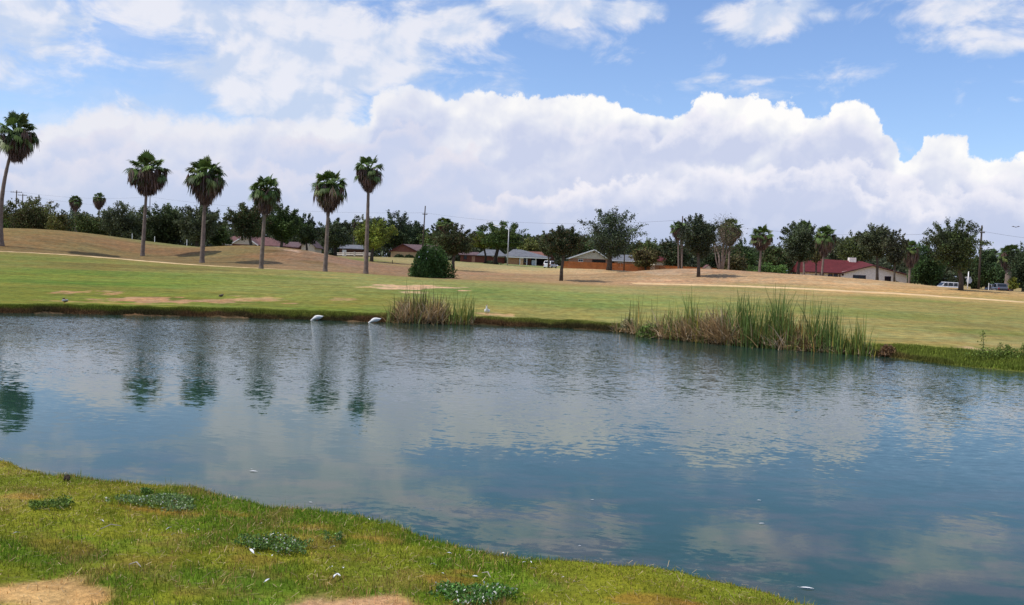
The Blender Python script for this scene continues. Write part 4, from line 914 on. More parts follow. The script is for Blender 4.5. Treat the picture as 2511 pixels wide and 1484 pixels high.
# brown gable over the hedge bushes
d = 215; k = d / F; gz = 4.1; r = house('low_brick_house', 'low tan brick house with mauve gabled roof left of the oleander', 990, d, 0, gz); X = lambda px: (px - 990) * k; Zp = lambda px, py: ztop(px, py, d) - gz
h = Zp(990, 617.5); hp = Zp(986, 600)
MB().box(X(957), X(1024), .02, 9, -.6, h - .02).build('wall', TAN, r); MB().prism([(X(955), h), (X(1025), h), (X(986), hp - .1)], -.05, .3).build('gable', mat('red brown siding', lin((124, 78, 68)), .9, .15, 3), r)
gable_roof(X(957), X(1024), 0, 9, h, hp, .4, .16, X(986)).build('roof', R_PURP, r); eave_roof(X(986), X(1064), 1.5, 10, h + .05, Zp(1010, 598), .3).build('roof', R_PURP, r)
MB().box(X(1025), X(1060), 1.2, 9, -.6, h).build('wall', TAN, r); rake(X(957), X(1024), 0, h, hp, .4, .2, X(986)).build('fascia', TRIMD, r)

# tan gabled house at the mound
d = 200; k = d / F; gz = 3.7; r = house('mound_house', 'brown roofed house with white edged tan gable behind the left mound', 600, d, 0, gz); X = lambda px: (px - 600) * k; Zp = lambda px, py: ztop(px, py, d) - gz
h = Zp(600, 596); hp = Zp(600, 580)
MB().box(X(530), X(684), 2.02, 11, -.6, h - .35).build('wall', REDB, r); eave_roof(X(530), X(684), 2, 11, h - .3, Zp(600, 578), .4, .16, 4, 2).build('roof', R_BROWN, r)
MB().box(X(530), X(565), 1.45, 1.55, h - .55, h - .35).build('fascia', WHITE, r); MB().box(X(629), X(684), 1.45, 1.55, h - .75, h - .5).build('fascia', WHITE, r)
MB().box(X(568), X(628), 0, 4, -.6, h - .3).build('wall', REDB, r); MB().prism([(X(567), h - .3), (X(629), h - .3), (X(598), hp - .1)], -.05, .3).build('gable', SIDING, r)
gable_roof(X(567), X(629), 0, 5, h - .3, hp, .3, .16).build('roof', R_BROWN, r); rake(X(567), X(629), 0, h - .3, hp, .3, .2).build('fascia', WHITE, r)
window(r, X(655), X(668), .6, 1.5, 2, WHITE)

# white gable in the shade of the dark oaks
d = 222; k = d / F; gz = 4.2; r = house('shaded_house', 'white gabled house half lost in the shade of the dark oaks', 755, d, 0, gz); X = lambda px: (px - 755) * k; Zp = lambda px, py: ztop(px, py, d) - gz
h = Zp(755, 604); hp = Zp(752, 588)
MB().box(X(737), X(770), .02, 8, -.6, h - .01).build('wall', SIDING, r); MB().prism([(X(736), h), (X(771), h), (X(753), hp - .1)], -.05, .2).build('gable', SIDING, r); gable_roof(X(737), X(770), 0, 8, h, hp, .5).build('roof', R_PURP, r); window(r, X(750), X(755), Zp(752, 603), Zp(752, 598), 0, WHITE, 0)
MB().box(X(700), X(737), 1, 7, -.6, h - .3).build('wall', REDB, r); eave_roof(X(700), X(738), 1, 8, h - .3, h + 1, .3).build('roof', R_PURP, r)

# low sheds left of the yellow green tree
d = 240; k = d / F; gz = 4.4; r = house('low_house', 'low dark house with pale garage door behind the white rail fence', 848, d, 0, gz); X = lambda px: (px - 848) * k; Zp = lambda px, py: ztop(px, py, d) - gz
h = Zp(848, 609); MB().box(X(831), X(885), .02, 8, -.6, h).build('wall', BROWNW, r); eave_roof(X(831), X(886), 0, 8, h, Zp(848, 599), .4).build('roof', R_GREY, r); MB().box(X(838), X(848), -.06, -.002, .2, h - .4).build('garage_door', WHITE, r)

# grey hipped house with porch, and its neighbour
d = 228; k = d / F; gz = 4.15; r = house('porch_house', 'grey roofed orange brick house with white porch posts right of the street lamp', 1290, d, 0, gz); X = lambda px: (px - 1290) * k; Zp = lambda px, py: ztop(px, py, d) - gz
h = Zp(1290, 629.5); hp = Zp(1270, 611)
MB().box(X(1244), X(1272), 0, 8, -.6, h).build('wall', ORANGEB, r); MB().box(X(1272), X(1345), 2.2, 8, -.6, h).build('wall', PINKB, r)
eave_roof(X(1238), X(1346), -.2, 8.5, h, hp, .4, .2, 7.2, 2.2).build('roof', R_GREY, r); MB().box(X(1240), X(1347), -.72, -.62, h - .35, h - .12).build('fascia', WHITE, r)
for q in (1274, 1291, 1313, 1342): MB().box(X(q) - .1, X(q) + .1, -.3, -.1, -.3, h - .2).build('porch_post', WHITE, r)
pnl = mat('blue grey panel', lin((176, 184, 190)), .7); MB().box(X(1275), X(1281), -.05, 0.1, -.2, h - .3).build('screen_panel', pnl, r); MB().box(X(1303), X(1315), -.05, .1, -.2, 1.1).build('screen_panel', pnl, r)
MB().box(X(1302), X(1340), 2.12, 2.19, 0, h - .3).build('porch_shade_panel', DARK, r); window(r, X(1285), X(1290), .5, 1.7, 2.2, WHITE, 0)  # dark panel before the back wall paints the porch shade
d = 242; k = d / F; gz = 4.2; r = house('rust_roofed_house', 'rust brown roofed house with dark wooden gable behind the white car', 1325, d, 0, gz); X = lambda px: (px - 1325) * k; Zp = lambda px, py: ztop(px, py, d) - gz
h = Zp(1330, 630); MB().box(X(1296), X(1352), 0.02, 9, -.6, h).build('wall', BROWNW, r); eave_roof(X(1290), X(1338), 0, 9, h, Zp(1310, 616), .4, .16, 1.5, 0).build('roof', R_RUST, r)
gable_wall(X(1338), X(1356), -.6, 4, h - .3, Zp(1346, 620)).build('gable', BROWNW, r); gable_roof(X(1338), X(1356), -.6, 4, h - .3, Zp(1346, 619), .3).build('roof', R_RUST, r); MB().box(X(1327), X(1332), -.06, -.003, h - .9, h + .2).build('sign_board', WHITE, r); MB().box(X(1320), X(1324), -.05, -.002, 0, 1.8).build('door', REDB, r)

# red brick house behind the flat yellow tree
d = 232; k = d / F; gz = 4.3; r = house('red_brick_house', 'dark red brick house with weathered grey roof left of the shade tree', 1180, d, 0, gz); X = lambda px: (px - 1180) * k; Zp = lambda px, py: ztop(px, py, d) - gz
h = Zp(1180, 626); MB().box(X(1128), X(1236), 0.02, 8, -.6, h).build('wall', REDB, r); eave_roof(X(1172), X(1238), -.2, 8, h, Zp(1195, 611), .4, .16, 2, 2).build('roof', R_GREY, r); eave_roof(X(1126), X(1168), 0, 8, h, Zp(1150, 617), .4).build('roof', R_PURP, r)
MB().box(X(1156), X(1164), -.05, -.002, -.2, h - .3).build('door', PINKB, r); window(r, X(1137), X(1143), .6, 1.6, 0, TRIMD, 0); MB().box(X(1205), X(1236), -.12, -.05, h - .3, h - .05).build('fascia', WHITE, r)
for q, lb in ((1216, 'pale brick pier by the shade tree trunks'), (1279, 'pale brick pier in front of the porch')):
    g = G(q, 221); o = empty('brick_pier', g, lb, 'pillar', 'brick piers along the road'); MB().box(-.35, .35, -.3, .3, -.2, 1.5).build('shaft', TAN, o, bevel=.03); MB().box(-.42, .42, -.37, .37, 1.5, 1.62).build('cap', SIDING, o)

# small red gable and beige shed behind the mound
d = 205; k = d / F; gz = 3.0; r = house('maroon_house', 'maroon roofed little house at the end of the plank fence', 1622, d, 0, gz); X = lambda px: (px - 1622) * k; Zp = lambda px, py: ztop(px, py, d) - gz
h = Zp(1622, 640); MB().box(X(1606), X(1648), 0.02, 7, -.6, h).build('wall', SIDING, r); eave_roof(X(1606), X(1637), 0, 7, h, Zp(1620, 628), .3).build('roof', R_RED, r); eave_roof(X(1638), X(1652), .5, 6, h - .6, h + .2, .2).build('roof', R_GREY, r)
d = 150; k = d / F; gz = G(1737, 150)[2]; r = house('garden_shed', 'small beige shed with brown pitched roof behind the mound crest', 1737, d, 0, gz); X = lambda px: (px - 1737) * k; Zp = lambda px, py: ztop(px, py, d) - gz
h = Zp(1737, 657); MB().box(X(1730), X(1744), 0.02, 2, -.4, h).build('wall', SIDING, r); MB().prism([(X(1730), h), (X(1744), h), (X(1737), Zp(1737, 651))], -.02, .1).build('gable', SIDING, r); gable_roof(X(1730), X(1744), 0, 2, h, Zp(1737, 650.6), .12, .06).build('roof', R_BROWN, r)

# brown plank fence
plank = mat('orange brown planks', lin((168, 98, 52)), .9, .22, 1.0)
def plank_fence(pts, hgt):
    g = G(*pts[0]); o = empty('plank_fence', g, 'long orange brown wooden privacy fence in front of the gabled house', 'fence')
    xy = np.array([G(*p)[:2] for p in pts]); dd_ = np.concatenate([[0], np.cumsum(np.hypot(*np.diff(xy, axis=0).T))]); n = int(dd_[-1] / .16); s = np.linspace(0, dd_[-1], n)
    x = np.interp(s, dd_, xy[:, 0]); y = np.interp(s, dd_, xy[:, 1]); z = height(x, y); rg = np.random.default_rng(3); m_ = MB(); rl = MB(); po = MB()
    for i in range(n - 1):
        w = .145; hh = hgt + rg.normal(0, .012); j = rg.normal(0, .006)
        m_.box(x[i] - g[0], x[i] - g[0] + w * (x[i + 1] - x[i]) / .16, y[i] - g[1] + j, y[i] - g[1] + .02 + j, z[i] - g[2] - .1, z[i] - g[2] + hh)
    for i in range(0, n - 16, 15):
        po.box(x[i] - g[0] - .05, x[i] - g[0] + .05, y[i] - g[1] + .12, y[i] - g[1] + .22, z[i] - g[2] - .1, z[i] - g[2] + hgt - .05)
        for q in (.35, 1.45): rl.tube([(x[i] - g[0], y[i] - g[1] + .07, z[i] - g[2] + q), (x[i + 15] - g[0], y[i + 15] - g[1] + .07, z[i + 15] - g[2] + q)], .035, 4)
    m_.build('plank_panel', plank, o); rl.build('rail', plank, o); po.build('post', plank, o)
plank_fence([(1381, 206), (1500, 203), (1640, 196), (1757, 188)], 1.85)

# white concrete rail fence
wf = mat('white concrete', lin((196, 188, 178)), .85, .12, 2)
g0 = G(820, 205); o = empty('rail_fence', g0, 'low white concrete rail fence with square posts behind the left mound', 'fence')
qs = [G(px, 205 - (px - 820) * .08) for px in (820, 845, 869, 892, 912)]
for a in qs: MB().box(a[0] - g0[0] - .16, a[0] - g0[0] + .16, a[1] - g0[1] - .16, a[1] - g0[1] + .16, a[2] - g0[2] - .2, a[2] - g0[2] + .95).build('post', wf, o)
for a, b_ in zip(qs[:-1], qs[1:]):
    for zz, hh in ((.25, .22), (.62, .2)):
        m_ = MB(); A = a - g0; B = b_ - g0; m_.add([(A[0] + .16, A[1] - .06, A[2] + zz), (B[0] - .16, B[1] - .06, B[2] + zz), (B[0] - .16, B[1] + .06, B[2] + zz), (A[0] + .16, A[1] + .06, A[2] + zz), (A[0] + .16, A[1] - .06, A[2] + zz + hh), (B[0] - .16, B[1] - .06, B[2] + zz + hh), (B[0] - .16, B[1] + .06, B[2] + zz + hh), (A[0] + .16, A[1] + .06, A[2] + zz + hh)],
            [(0,3,2,1),(4,5,6,7),(0,1,5,4),(1,2,6,5),(2,3,7,6),(3,0,4,7)]); m_.build('rail', wf, o)

# poles
wood = mat('weathered pole wood', (.060, .045, .036), .9, .25, 3); steel = mat('galvanised steel', (.42, .42, .43), .5, .08, 3, metal=.3); metal_w = mat('white coated post', (.78, .78, .76), .5, .04, 3)
def upole(label, top, base, d, r=.16, arms=(), dark=False):
    g = G(base[0], d); tp = P(*top, d) - g; tp[1] = 0; o = empty('utility_pole', g, label, 'utility pole', 'wooden power poles')
    MB().tube([(0, 0, -.5), tuple(tp)], [r, r * .62], 10).build('post', wood, o, smooth=True)
    for (z, w, x0) in arms:
        MB().box(tp[0] - w + x0, tp[0] + w + x0, -.22, -.12, tp[2] - z - .06, tp[2] - z + .06).build('crossarm', wood, o)
        ins = MB(); [ins.tube([(tp[0] + q * w + x0, -.17, tp[2] - z + .06), (tp[0] + q * w + x0, -.17, tp[2] - z + .22)], .05, 6) for q in (-.9, -.5, .5, .9)]; ins.build('insulator', steel, o)
    return g + tp
T1 = upole('power pole with wide crossarm beside the leaning palm trunk', (41, 467), (35, 570), 245, .20, ((.5, 1.5, 0),))
T2 = upole('second power pole, one bracket arm reaching right, near the leaning palm', (56, 475), (52, 570), 250, .18, ((.45, 1.2, 0),))
T3 = upole('thin power pole showing under the skirt of the second palm', (368, 482), (366, 570), 235, .14, ((2.6, .8, 0),))
T4 = upole('tall leaning wooden power pole behind the oleander bush', (1043, 505), (1034, 643), 190, .17, ((1.7, .5, 0),))
T5 = upole('wooden pole whose tip shows above the two slim palms', (1674, 530), (1668, 654), 150, .15)
T6 = upole('short dark wooden pole in front of the plank fence beside the big branching oak', (1532, 597), (1530, 661), 199, .14, ((.3, .6, 0),))
T7 = upole('tall dark wooden pole right of the spiky big oak', (2408, 553), (2399, 706), 130, .17, ((1.0, .35, 0),))
T8 = upole('faint small pole top above the light green background tree', (1188 - 110, 556), (1078, 640), 260, .12) if False else None
cablem = mat('dark cable', (.03, .03, .035), .6)
def wire(label, a, b_, sag, r=.012):
    a = np.array(a, float); b_ = np.array(b_, float); pts = []
    for i in range(17):
        t_ = i / 16; p = a * (1 - t_) + b_ * t_; p[2] -= 4 * sag * t_ * (1 - t_); pts.append(p - a)
    o = MB().tube(pts, r, 4).build('power_cable', cablem, None, a); tag(o, label, 'cable', 'power cables between the poles')
off = np.array([0, -.17, -.25])
wire('faint cable from the left frame edge to the wide crossarm pole', P(-200, 462, 250), T1 + off, .3); wire('thin cable from the leaning palm to the second palm, uppermost line', T1 + off, T3 + np.array([0, 0, -.1]), 1.0); wire('lower thin cable crossing behind the two small far palms', T2 + off, T3 + np.array([0, 0, -2.5]), .9)
wire('long cable behind the tall palms to the leaning pole', T3 + np.array([0, 0, -.1]), T4 + np.array([0, -.17, -1.4]), 1.2); wire('long cable from the leaning pole to the pole above the slim palms', T4 + np.array([0, -.17, -1.4]), T5 + np.array([0, 0, -.6]), 1.3)
wire('cable from the slim palms to the right-hand tall pole', T5 + np.array([0, 0, -.6]), T7 + np.array([0, -.17, -.8]), 1.3); wire('cable leaving the right-hand tall pole towards the frame edge', T7 + np.array([0, -.17, -.8]), P(2800, 600, 118), .5)
wire('low cable in front of the shade tree foliage', T4 + np.array([0, 0, -6.0]), T6 + np.array([0, 0, -.5]), .5, .012)
def lamp(label, head, corner, base, d, hide=False):
    g = G(base[0], d); c = P(*corner, d) - g; h_ = P(*head, d) - g; c[1] = h_[1] = 0; o = empty('street_lamp', g, label, 'street lamp', 'street lamps by the road')
    MB().tube([(0, 0, -.3), (c[0] * .5, 0, c[2] * .5), (c[0], 0, c[2])], [.13, .11, .08], 8).build('pole', steel, o, smooth=True)
    m_ = c * .4 + h_ * .6; m_[2] = max(c[2], h_[2]) + .15; MB().tube([c, c * .8 + h_ * .2 + np.array([0, 0, .35]), m_, h_], [.06, .06, .05, .05], 6).build('arm', steel, o, smooth=True)
    sg = 1 if h_[0] > c[0] else -1; MB().ring_loft([[(h_[0] + sg * x, y_ * s_, h_[2] + z_ * s_) for y_, z_ in ((-.18, 0), (-.1, .13), (.1, .13), (.18, 0), (.1, -.07), (-.1, -.07))] for x, s_ in ((-.3, .4), (0, 1), (.6, 1.1), (1.0, .6))]).build('lamp_head', WHITE, o, smooth=True)
lamp('tall street lamp with arm to the left beside the round topped shade tree', (1221, 553.5), (1248, 561), (1244, 651), 196)
lamp('street lamp head on a thin arm above the olive tree by the leaning palm', (121, 496), (113, 500), (110, 570), 210)

# sign post, small posts
g = G(2372, 150); g[2] = P(2372, 709, 150)[2]; g[2] = min(g[2], Hz(g[0], 150) + .0) if abs(g[2] - Hz(g[0], 150)) > .6 else g[2]
o = empty('sign_post', G(2372, 104), 'tall white sign post with a grey octagonal sign seen from behind', 'sign'); k = 104 / F; gz = G(2372, 104)[2]; tz = ztop(2373, 665, 104) - gz
MB().tube([(0, 0, -.3), (.05, 0, tz)], .055, 8).build('post', metal_w, o, smooth=True); zz = ztop(2375, 688, 104) - gz
MB().prism([(.2 + .34 * math.cos(math.pi / 8 + i * math.pi / 4), zz + .34 * math.sin(math.pi / 8 + i * math.pi / 4)) for i in range(8)], .10, .12).build('sign_panel', mat('unpainted sign back', (.40, .43, .46), .45, .05, 4, metal=.2), o)
MB().box(-.28, .38, .09, .11, tz - .78, tz - .62).build('name_blade', steel, o)
for px, top, base, d, lb, w in [(458, 575, 592, 150, 'white marker post in front of the third tall palm by the green', .06), (324, 573, 579, 140, 'left tiny white post on the green hill edge', .05), (379, 580, 587, 139, 'right tiny white post on the green hill edge', .05), (2424, 694, 706, 103, 'short white stake between the sign post and the dark car', .035), (962, 638, 651, 140, 'thin dark stake on the dry rough left of the oleander', .05)]:
    g = G(px, d); hh = min(max(ztop(px, top, d) - g[2], .4), 1.15)
    o = empty('marker_post', g, lb, 'post', 'small marker posts'); MB().tube([(0, 0, -.2), (0, 0, hh - .08)], w, 8).build('shaft', metal_w if 'white' in lb else wood, o); MB().tube([(0, 0, hh - .08), (0, 0, hh)], [w * 1.15, w * .7], 8).build('cap', metal_w if 'white' in lb else wood, o)

# ---------------------------------------------------------------- cars
tyre = mat('tyre rubber', (.02, .02, .02), .9); rimm = mat('wheel rim', (.4, .4, .42), .35, .05, 5, metal=.7); lampr = mat('red lamp glass', (.35, .01, .02), .3); lampw = mat('clear lamp glass', (.7, .7, .7), .2)
def car(name, label, loc, yaw, L, Wd, Ht, paint, kind='wagon', group=None):
    """local x is forward; lofted body sections with a narrower glasshouse"""
    o = empty(name, loc, label, 'car', group); o.rotation_euler = (0, 0, yaw)
    pm = mat(name + ' paint', paint, .28, .04, 2, spec=.6)
    zb = .32; zs = Ht * .56
    def sec(x, w, z0, z1, r=.12): return [(x, -w, z0 + r), (x, -w, z1 - r), (x, -w + r, z1), (x, w - r, z1), (x, w, z1 - r), (x, w, z0 + r), (x, w - r, z0), (x, -w + r, z0)]
    hl = L / 2
    b = MB().ring_loft([sec(-hl, Wd * .43, zb + .1, zs * .92), sec(-hl + .25, Wd * .49, zb, zs), sec(-hl * .3, Wd / 2, zb, zs), sec(hl * .35, Wd / 2, zb, zs * .98), sec(hl * .8, Wd * .48, zb, zs * .90), sec(hl, Wd * .42, zb + .1, zs * .78)]).build('body', pm, o, smooth=False, bevel=.04)
    rear = -hl + .12 if kind == 'wagon' else -hl * .55
    cab = MB().ring_loft([sec(rear - .1, Wd * .44, zs - .03, zs + .06, .02), sec(rear + .28, Wd * .41, zs - .02, Ht - .04, .06), sec(hl * .10, Wd * .41, zs - .02, Ht, .06), sec(hl * .38, Wd * .44, zs - .03, zs + .06, .02)]).build('cabin', pm, o, bevel=.02)
    # side windows, a touch proud of the cabin
    wx = [(rear + .42, rear + 1.05), (rear + 1.2, rear + 2.0), (rear + 2.12, min(rear + 2.85, hl * .22))] if kind == 'wagon' else [(rear + .4, rear + 1.2), (rear + 1.3, hl * .16)]
    for s in (-1, 1):
        for a, c in wx:
            if c > a + .2: MB().add([(a, s * Wd * .445, zs + .05), (c, s * Wd * .445, zs + .05), (c - .06, s * Wd * .418, Ht - .13), (a + .03, s * Wd * .418, Ht - .13), (a, s * Wd * .40, zs + .05), (c, s * Wd * .40, zs + .05), (c - .06, s * Wd * .38, Ht - .13), (a + .03, s * Wd * .38, Ht - .13)], [(0,1,2,3),(7,6,5,4),(0,4,5,1),(1,5,6,2),(2,6,7,3),(3,7,4,0)]).build('side_window', GLASS, o)
        for xw in (-hl * .60, hl * .62):
            t_ = MB().disc((xw, s * (Wd / 2 - .09), .33), .34, 'y', .22, 24).build('tyre', tyre, o); MB().disc((xw, s * (Wd / 2 + .015), .33), .2, 'y', .03, 16).build('rim', rimm, t_)
        MB().box(-hl - .02, -hl + .06, s * Wd * .40 - .09, s * Wd * .40 + .09, zs * .68, zs * .9).build('tail_light', lampr, o); MB().box(hl - .07, hl + .015, s * Wd * .34 - .14, s * Wd * .34 + .14, zs * .6, zs * .72).build('headlight', lampw, o)
    MB().add([(rear + .02, -Wd * .37, zs + .1), (rear + .02, Wd * .37, zs + .1), (rear + .22, Wd * .34, Ht - .14), (rear + .22, -Wd * .34, Ht - .14), (rear - .07, -Wd * .37, zs + .1), (rear - .07, Wd * .37, zs + .1), (rear + .16, Wd * .34, Ht - .12), (rear + .16, -Wd * .34, Ht - .12)], [(0,1,2,3),(7,6,5,4),(0,4,5,1),(1,5,6,2),(2,6,7,3),(3,7,4,0)]).build('rear_window', GLASS, o)
    MB().add([(hl * .36, -Wd * .39, zs + .07), (hl * .36, Wd * .39, zs + .07), (hl * .13, Wd * .36, Ht - .1), (hl * .13, -Wd * .36, Ht - .1), (hl * .36 + .07, -Wd * .39, zs + .07), (hl * .36 + .07, Wd * .39, zs + .07), (hl * .13 + .07, Wd * .36, Ht - .08), (hl * .13 + .07, -Wd * .36, Ht - .08)], [(0,1,2,3),(7,6,5,4),(0,4,5,1),(1,5,6,2),(2,6,7,3),(3,7,4,0)]).build('windscreen', GLASS, o)
    for x in (-hl - .05, hl - .05): MB().box(x, x + .12, -Wd * .42, Wd * .42, zb + .04, zb + .22).build('bumper', tyre if kind != 'wagon' else pm, o)
    return o
def at_px(px, py, d, dz): p = P(px, py, d); return (p[0], p[1], p[2] + dz)
car('estate_car', 'silver estate car parked on the street left of the spiky big oak', at_px(2317, 691.5, 158, -1.62), math.radians(180 + 3), 4.7, 1.8, 1.62, (.62, .62, .64), 'wagon', 'cars parked along the street')
gz_ = G(2452, 150)
car('dark_car', 'dark grey car seen from behind near the right frame edge', at_px(2452, 695, 150, -1.45), math.radians(78), 4.4, 1.8, 1.45, (.075, .085, .11), 'sedan', 'cars parked along the street')
car('hatchback', 'dark blue car half hidden left of the dark grey car', at_px(2437, 697, 154, -1.4), math.radians(84), 4.2, 1.7, 1.4, (.02, .025, .04), 'sedan', 'cars parked along the street')
car('minivan', 'white estate car seen from behind beside the plank fence end', at_px(1350, 640, 212, -1.75), math.radians(68), 4.6, 1.85, 1.75, (.68, .69, .72), 'wagon', 'cars parked along the street')
car('van', 'white vehicle whose roof alone shows over the mound before the red roofed house', at_px(2006, 678.5, 160, -1.95), math.radians(177), 4.9, 1.85, 1.95, (.85, .85, .85), 'wagon', 'cars parked along the street')
# ---------------------------------------------------------------- reeds
reedm = mat_col('reed blades', .6, .25, .3)
def blades(rng, B, Ls, lean, w, cols, segs=3, curl=.25, az=None):
    """narrow upright strips, each one bent; B base points"""
    n = len(B); az = rng.uniform(0, 2 * math.pi, n) if az is None else az; fa = rng.uniform(0, math.pi, n)
    side = np.stack([np.cos(fa), np.sin(fa), np.zeros(n)], -1); ld = np.stack([np.cos(az), np.sin(az), np.zeros(n)], -1)
    V = []
    for i in range(segs + 1):
        t_ = i / segs; c = B + ld * (Ls * (np.sin(lean) * t_ + curl * lean * t_ ** 3))[:, None] + np.array([0, 0, 1.0]) * (Ls * (np.cos(lean) * t_ - curl * np.abs(lean) * t_ ** 3 * .6))[:, None]
        ww = (w * (1 - .82 * t_ ** 1.5))[:, None] / 2; V += [c - side * ww, c + side * ww]
    V = np.stack(V, 1); k = 2 * (segs + 1); base = np.arange(n)[:, None] * k; F_ = []
    for i in range(segs): F_.append(base + np.array([2 * i, 2 * i + 1, 2 * i + 3, 2 * i + 2])[None, :])
    return V.reshape(-1, 3), np.concatenate(F_), np.repeat(cols, k, 0)
def shore_y(px): 
    X_, Y_ = zip(*far_shore); q = [((x / y) * F + CX) for x, y in far_shore]; return float(np.interp(px, q, Y_))
def reed_clump(label, px0, px1, top, ng, nd, seed, hmin=.45, thick=.9, tone=0, deadh=.6, off=0.0, group='cattail and reed clumps along the far shore'):
    rng = np.random.default_rng(seed); pm = (px0 + px1) / 2; sy = shore_y(pm) + off; x0, x1 = (px0 - CX) / F * sy, (px1 - CX) / F * sy
    hmax = (P(pm, top, sy)[2]); g = np.array([(x0 + x1) / 2, sy, 0.0]); root = empty('reed_clump', g, label, 'reeds', group)
    def pts(n, spread=1.0):
        u = rng.random(n); tuf = rng.integers(0, 9, n); c = np.sort(rng.random(9)); u = np.where(rng.random(n) < .55, np.clip(c[tuf] + rng.normal(0, .05, n), 0, 1), u)
        x = (x0 + (x1 - x0) * u) - g[0]; y = rng.uniform(-.35, thick, n); return np.stack([x, y + (np.interp(x + g[0], [p[0] for p in far_shore], [p[1] for p in far_shore]) - sy) + off, np.zeros(n)], -1), u
    ng = int(ng * .62); nd = int(nd * .75)
    if ng:
        B, u = pts(ng); env = .55 + .45 * np.sin(np.clip(u, 0, 1) * math.pi) ** .6; L = hmax * env * (hmin + (1.08 - hmin) * rng.random(ng) ** 1.35) * (.62 + .75 * vnoise(u * 7, u * 0, seed))
        c = np.array([[.150, .200, .040], [.160, .165, .045], [.125, .185, .042]][tone])[None, :] * rng.lognormal(0, .28, (ng, 1)); c[rng.random(ng) < .14] *= np.array([2.2, 1.35, 1.2])
        B[:, 2] = np.maximum(height(B[:, 0] + g[0], B[:, 1] + g[1]), 0) - .05
        v, f, cc = blades(rng, B, L, np.abs(rng.normal(0, .13, ng)), rng.uniform(.022, .05, ng), c, 3, .5); link('green_blades', np_mesh('green_blades', v, f, cc), reedm, root)
        # pale sheaths at the waterline
        m_ = ng // 4; v, f, cc = blades(rng, B[:m_] + rng.normal(0, .03, (m_, 3)) * np.array([1, 1, 0]), rng.uniform(.15, .5, m_), np.abs(rng.normal(0, .15, m_)), np.full(m_, .045), np.array([.30, .25, .11])[None, :] * rng.lognormal(0, .25, (m_, 1)), 1, .1)
        link('pale_stem_bases', np_mesh('pale_stem_bases', v, f, cc), reedm, root)
    if nd:
        B, u = pts(nd); L = hmax * deadh * rng.uniform(.25, .95, nd); B[:, 2] = np.maximum(height(B[:, 0] + g[0], B[:, 1] + g[1]), 0) - .03 + rng.random(nd) * hmax * deadh * .25
        c = np.array([.34, .225, .105])[None, :] * rng.lognormal(0, .4, (nd, 1)); c[rng.random(nd) < .2] = np.array([.50, .38, .25]) * 1.0
        dirn = np.where(rng.random(nd) < .62, rng.normal(math.pi, .5, nd), rng.normal(0, .6, nd))
        v, f, cc = blades(rng, B, L, np.clip(np.abs(rng.normal(.55, .4, nd)), 0, 1.45), rng.uniform(.022, .05, nd), c, 3, .35, dirn); link('dead_stalks', np_mesh('dead_stalks', v, f, cc), reedm, root)
    return root
reed_clump('main centre reed clump, brown and green, taller than the goose beside it', 975, 1100, 688, 420, 1300, 1, .35, .9, 1, .55)
reed_clump('sparse outer blades at the left edge of the centre reed clump', 950, 990, 728, 60, 90, 2, .3, .5, 0, .35)
reed_clump('thin green reeds on the right side of the centre clump', 1098, 1166, 716, 190, 240, 3, .4, .4, 0, .3)
reed_clump('single sparse reed tuft left of the long right-hand reed bed', 1512, 1575, 738, 50, 160, 4, .3, .5, 1, .3)
reed_clump('low weedy tuft with thin tall stems, start of the right-hand reed bed', 1560, 1622, 724, 110, 420, 5, .2, .7, 1, .35)
reed_clump('green reeds standing behind fallen brown stalks, left part of the right-hand bed', 1625, 1728, 718, 380, 900, 6, .35, .8, 0, .52)
reed_clump('leaning pile of dead brown reeds in the middle of the right-hand bed', 1722, 1790, 756, 60, 1100, 7, .3, .8, 1, .9)
reed_clump('tallest dense green reed clump of the right-hand bed', 1782, 1935, 716, 1300, 800, 8, .4, 1.0, 2, .5)
reed_clump('mixed green and straw coloured reeds right of the tallest clump', 1925, 2000, 742, 260, 760, 9, .35, .8, 1, .5)
reed_clump('fresh green upright reeds near the right end of the bed', 1985, 2066, 752, 480, 260, 10, .4, .7, 2, .3)
reed_clump('last small reed clump with yellow bases', 2076, 2142, 782, 300, 120, 11, .4, .5, 0, .3)
for px, top, lb, sd in [(2408, 812, 'tall single weed on the right-hand green bank', 21), (2452, 846, 'second spindly weed on the right-hand green bank', 22), (2470, 850, 'third spindly weed close to the second on the green bank', 23), (2509, 846, 'spindly weed at the right frame edge', 24)]:
    rng = np.random.default_rng(sd); g = hit(px, 880, 20); root = empty('weed', g, lb, 'weed', 'spindly weeds on the right bank'); hh = (884 - top) * g[1] / F
    MB().tube([(0, 0, -.05), (.03, 0, hh * .5), (-.04, .02, hh)], [.014, .011, .005], 5).build('stem', mat('weed stem', (.10, .13, .04), .8), root)
    n = 620; C = np.stack([rng.normal(0, .25, n), rng.normal(0, .2, n), rng.random(n) ** 1.5 * .32], -1); C[:120] = np.stack([rng.normal(0, .05, 120), rng.normal(0, .05, 120), rng.random(120) * hh], -1); v, f = leaf_quads(rng, C, .035, 0, .4); link('foliage', np_mesh('foliage', v, f, leaf_cols(rng, n, (.09, .12, .03), .3)), leafm, root)
    
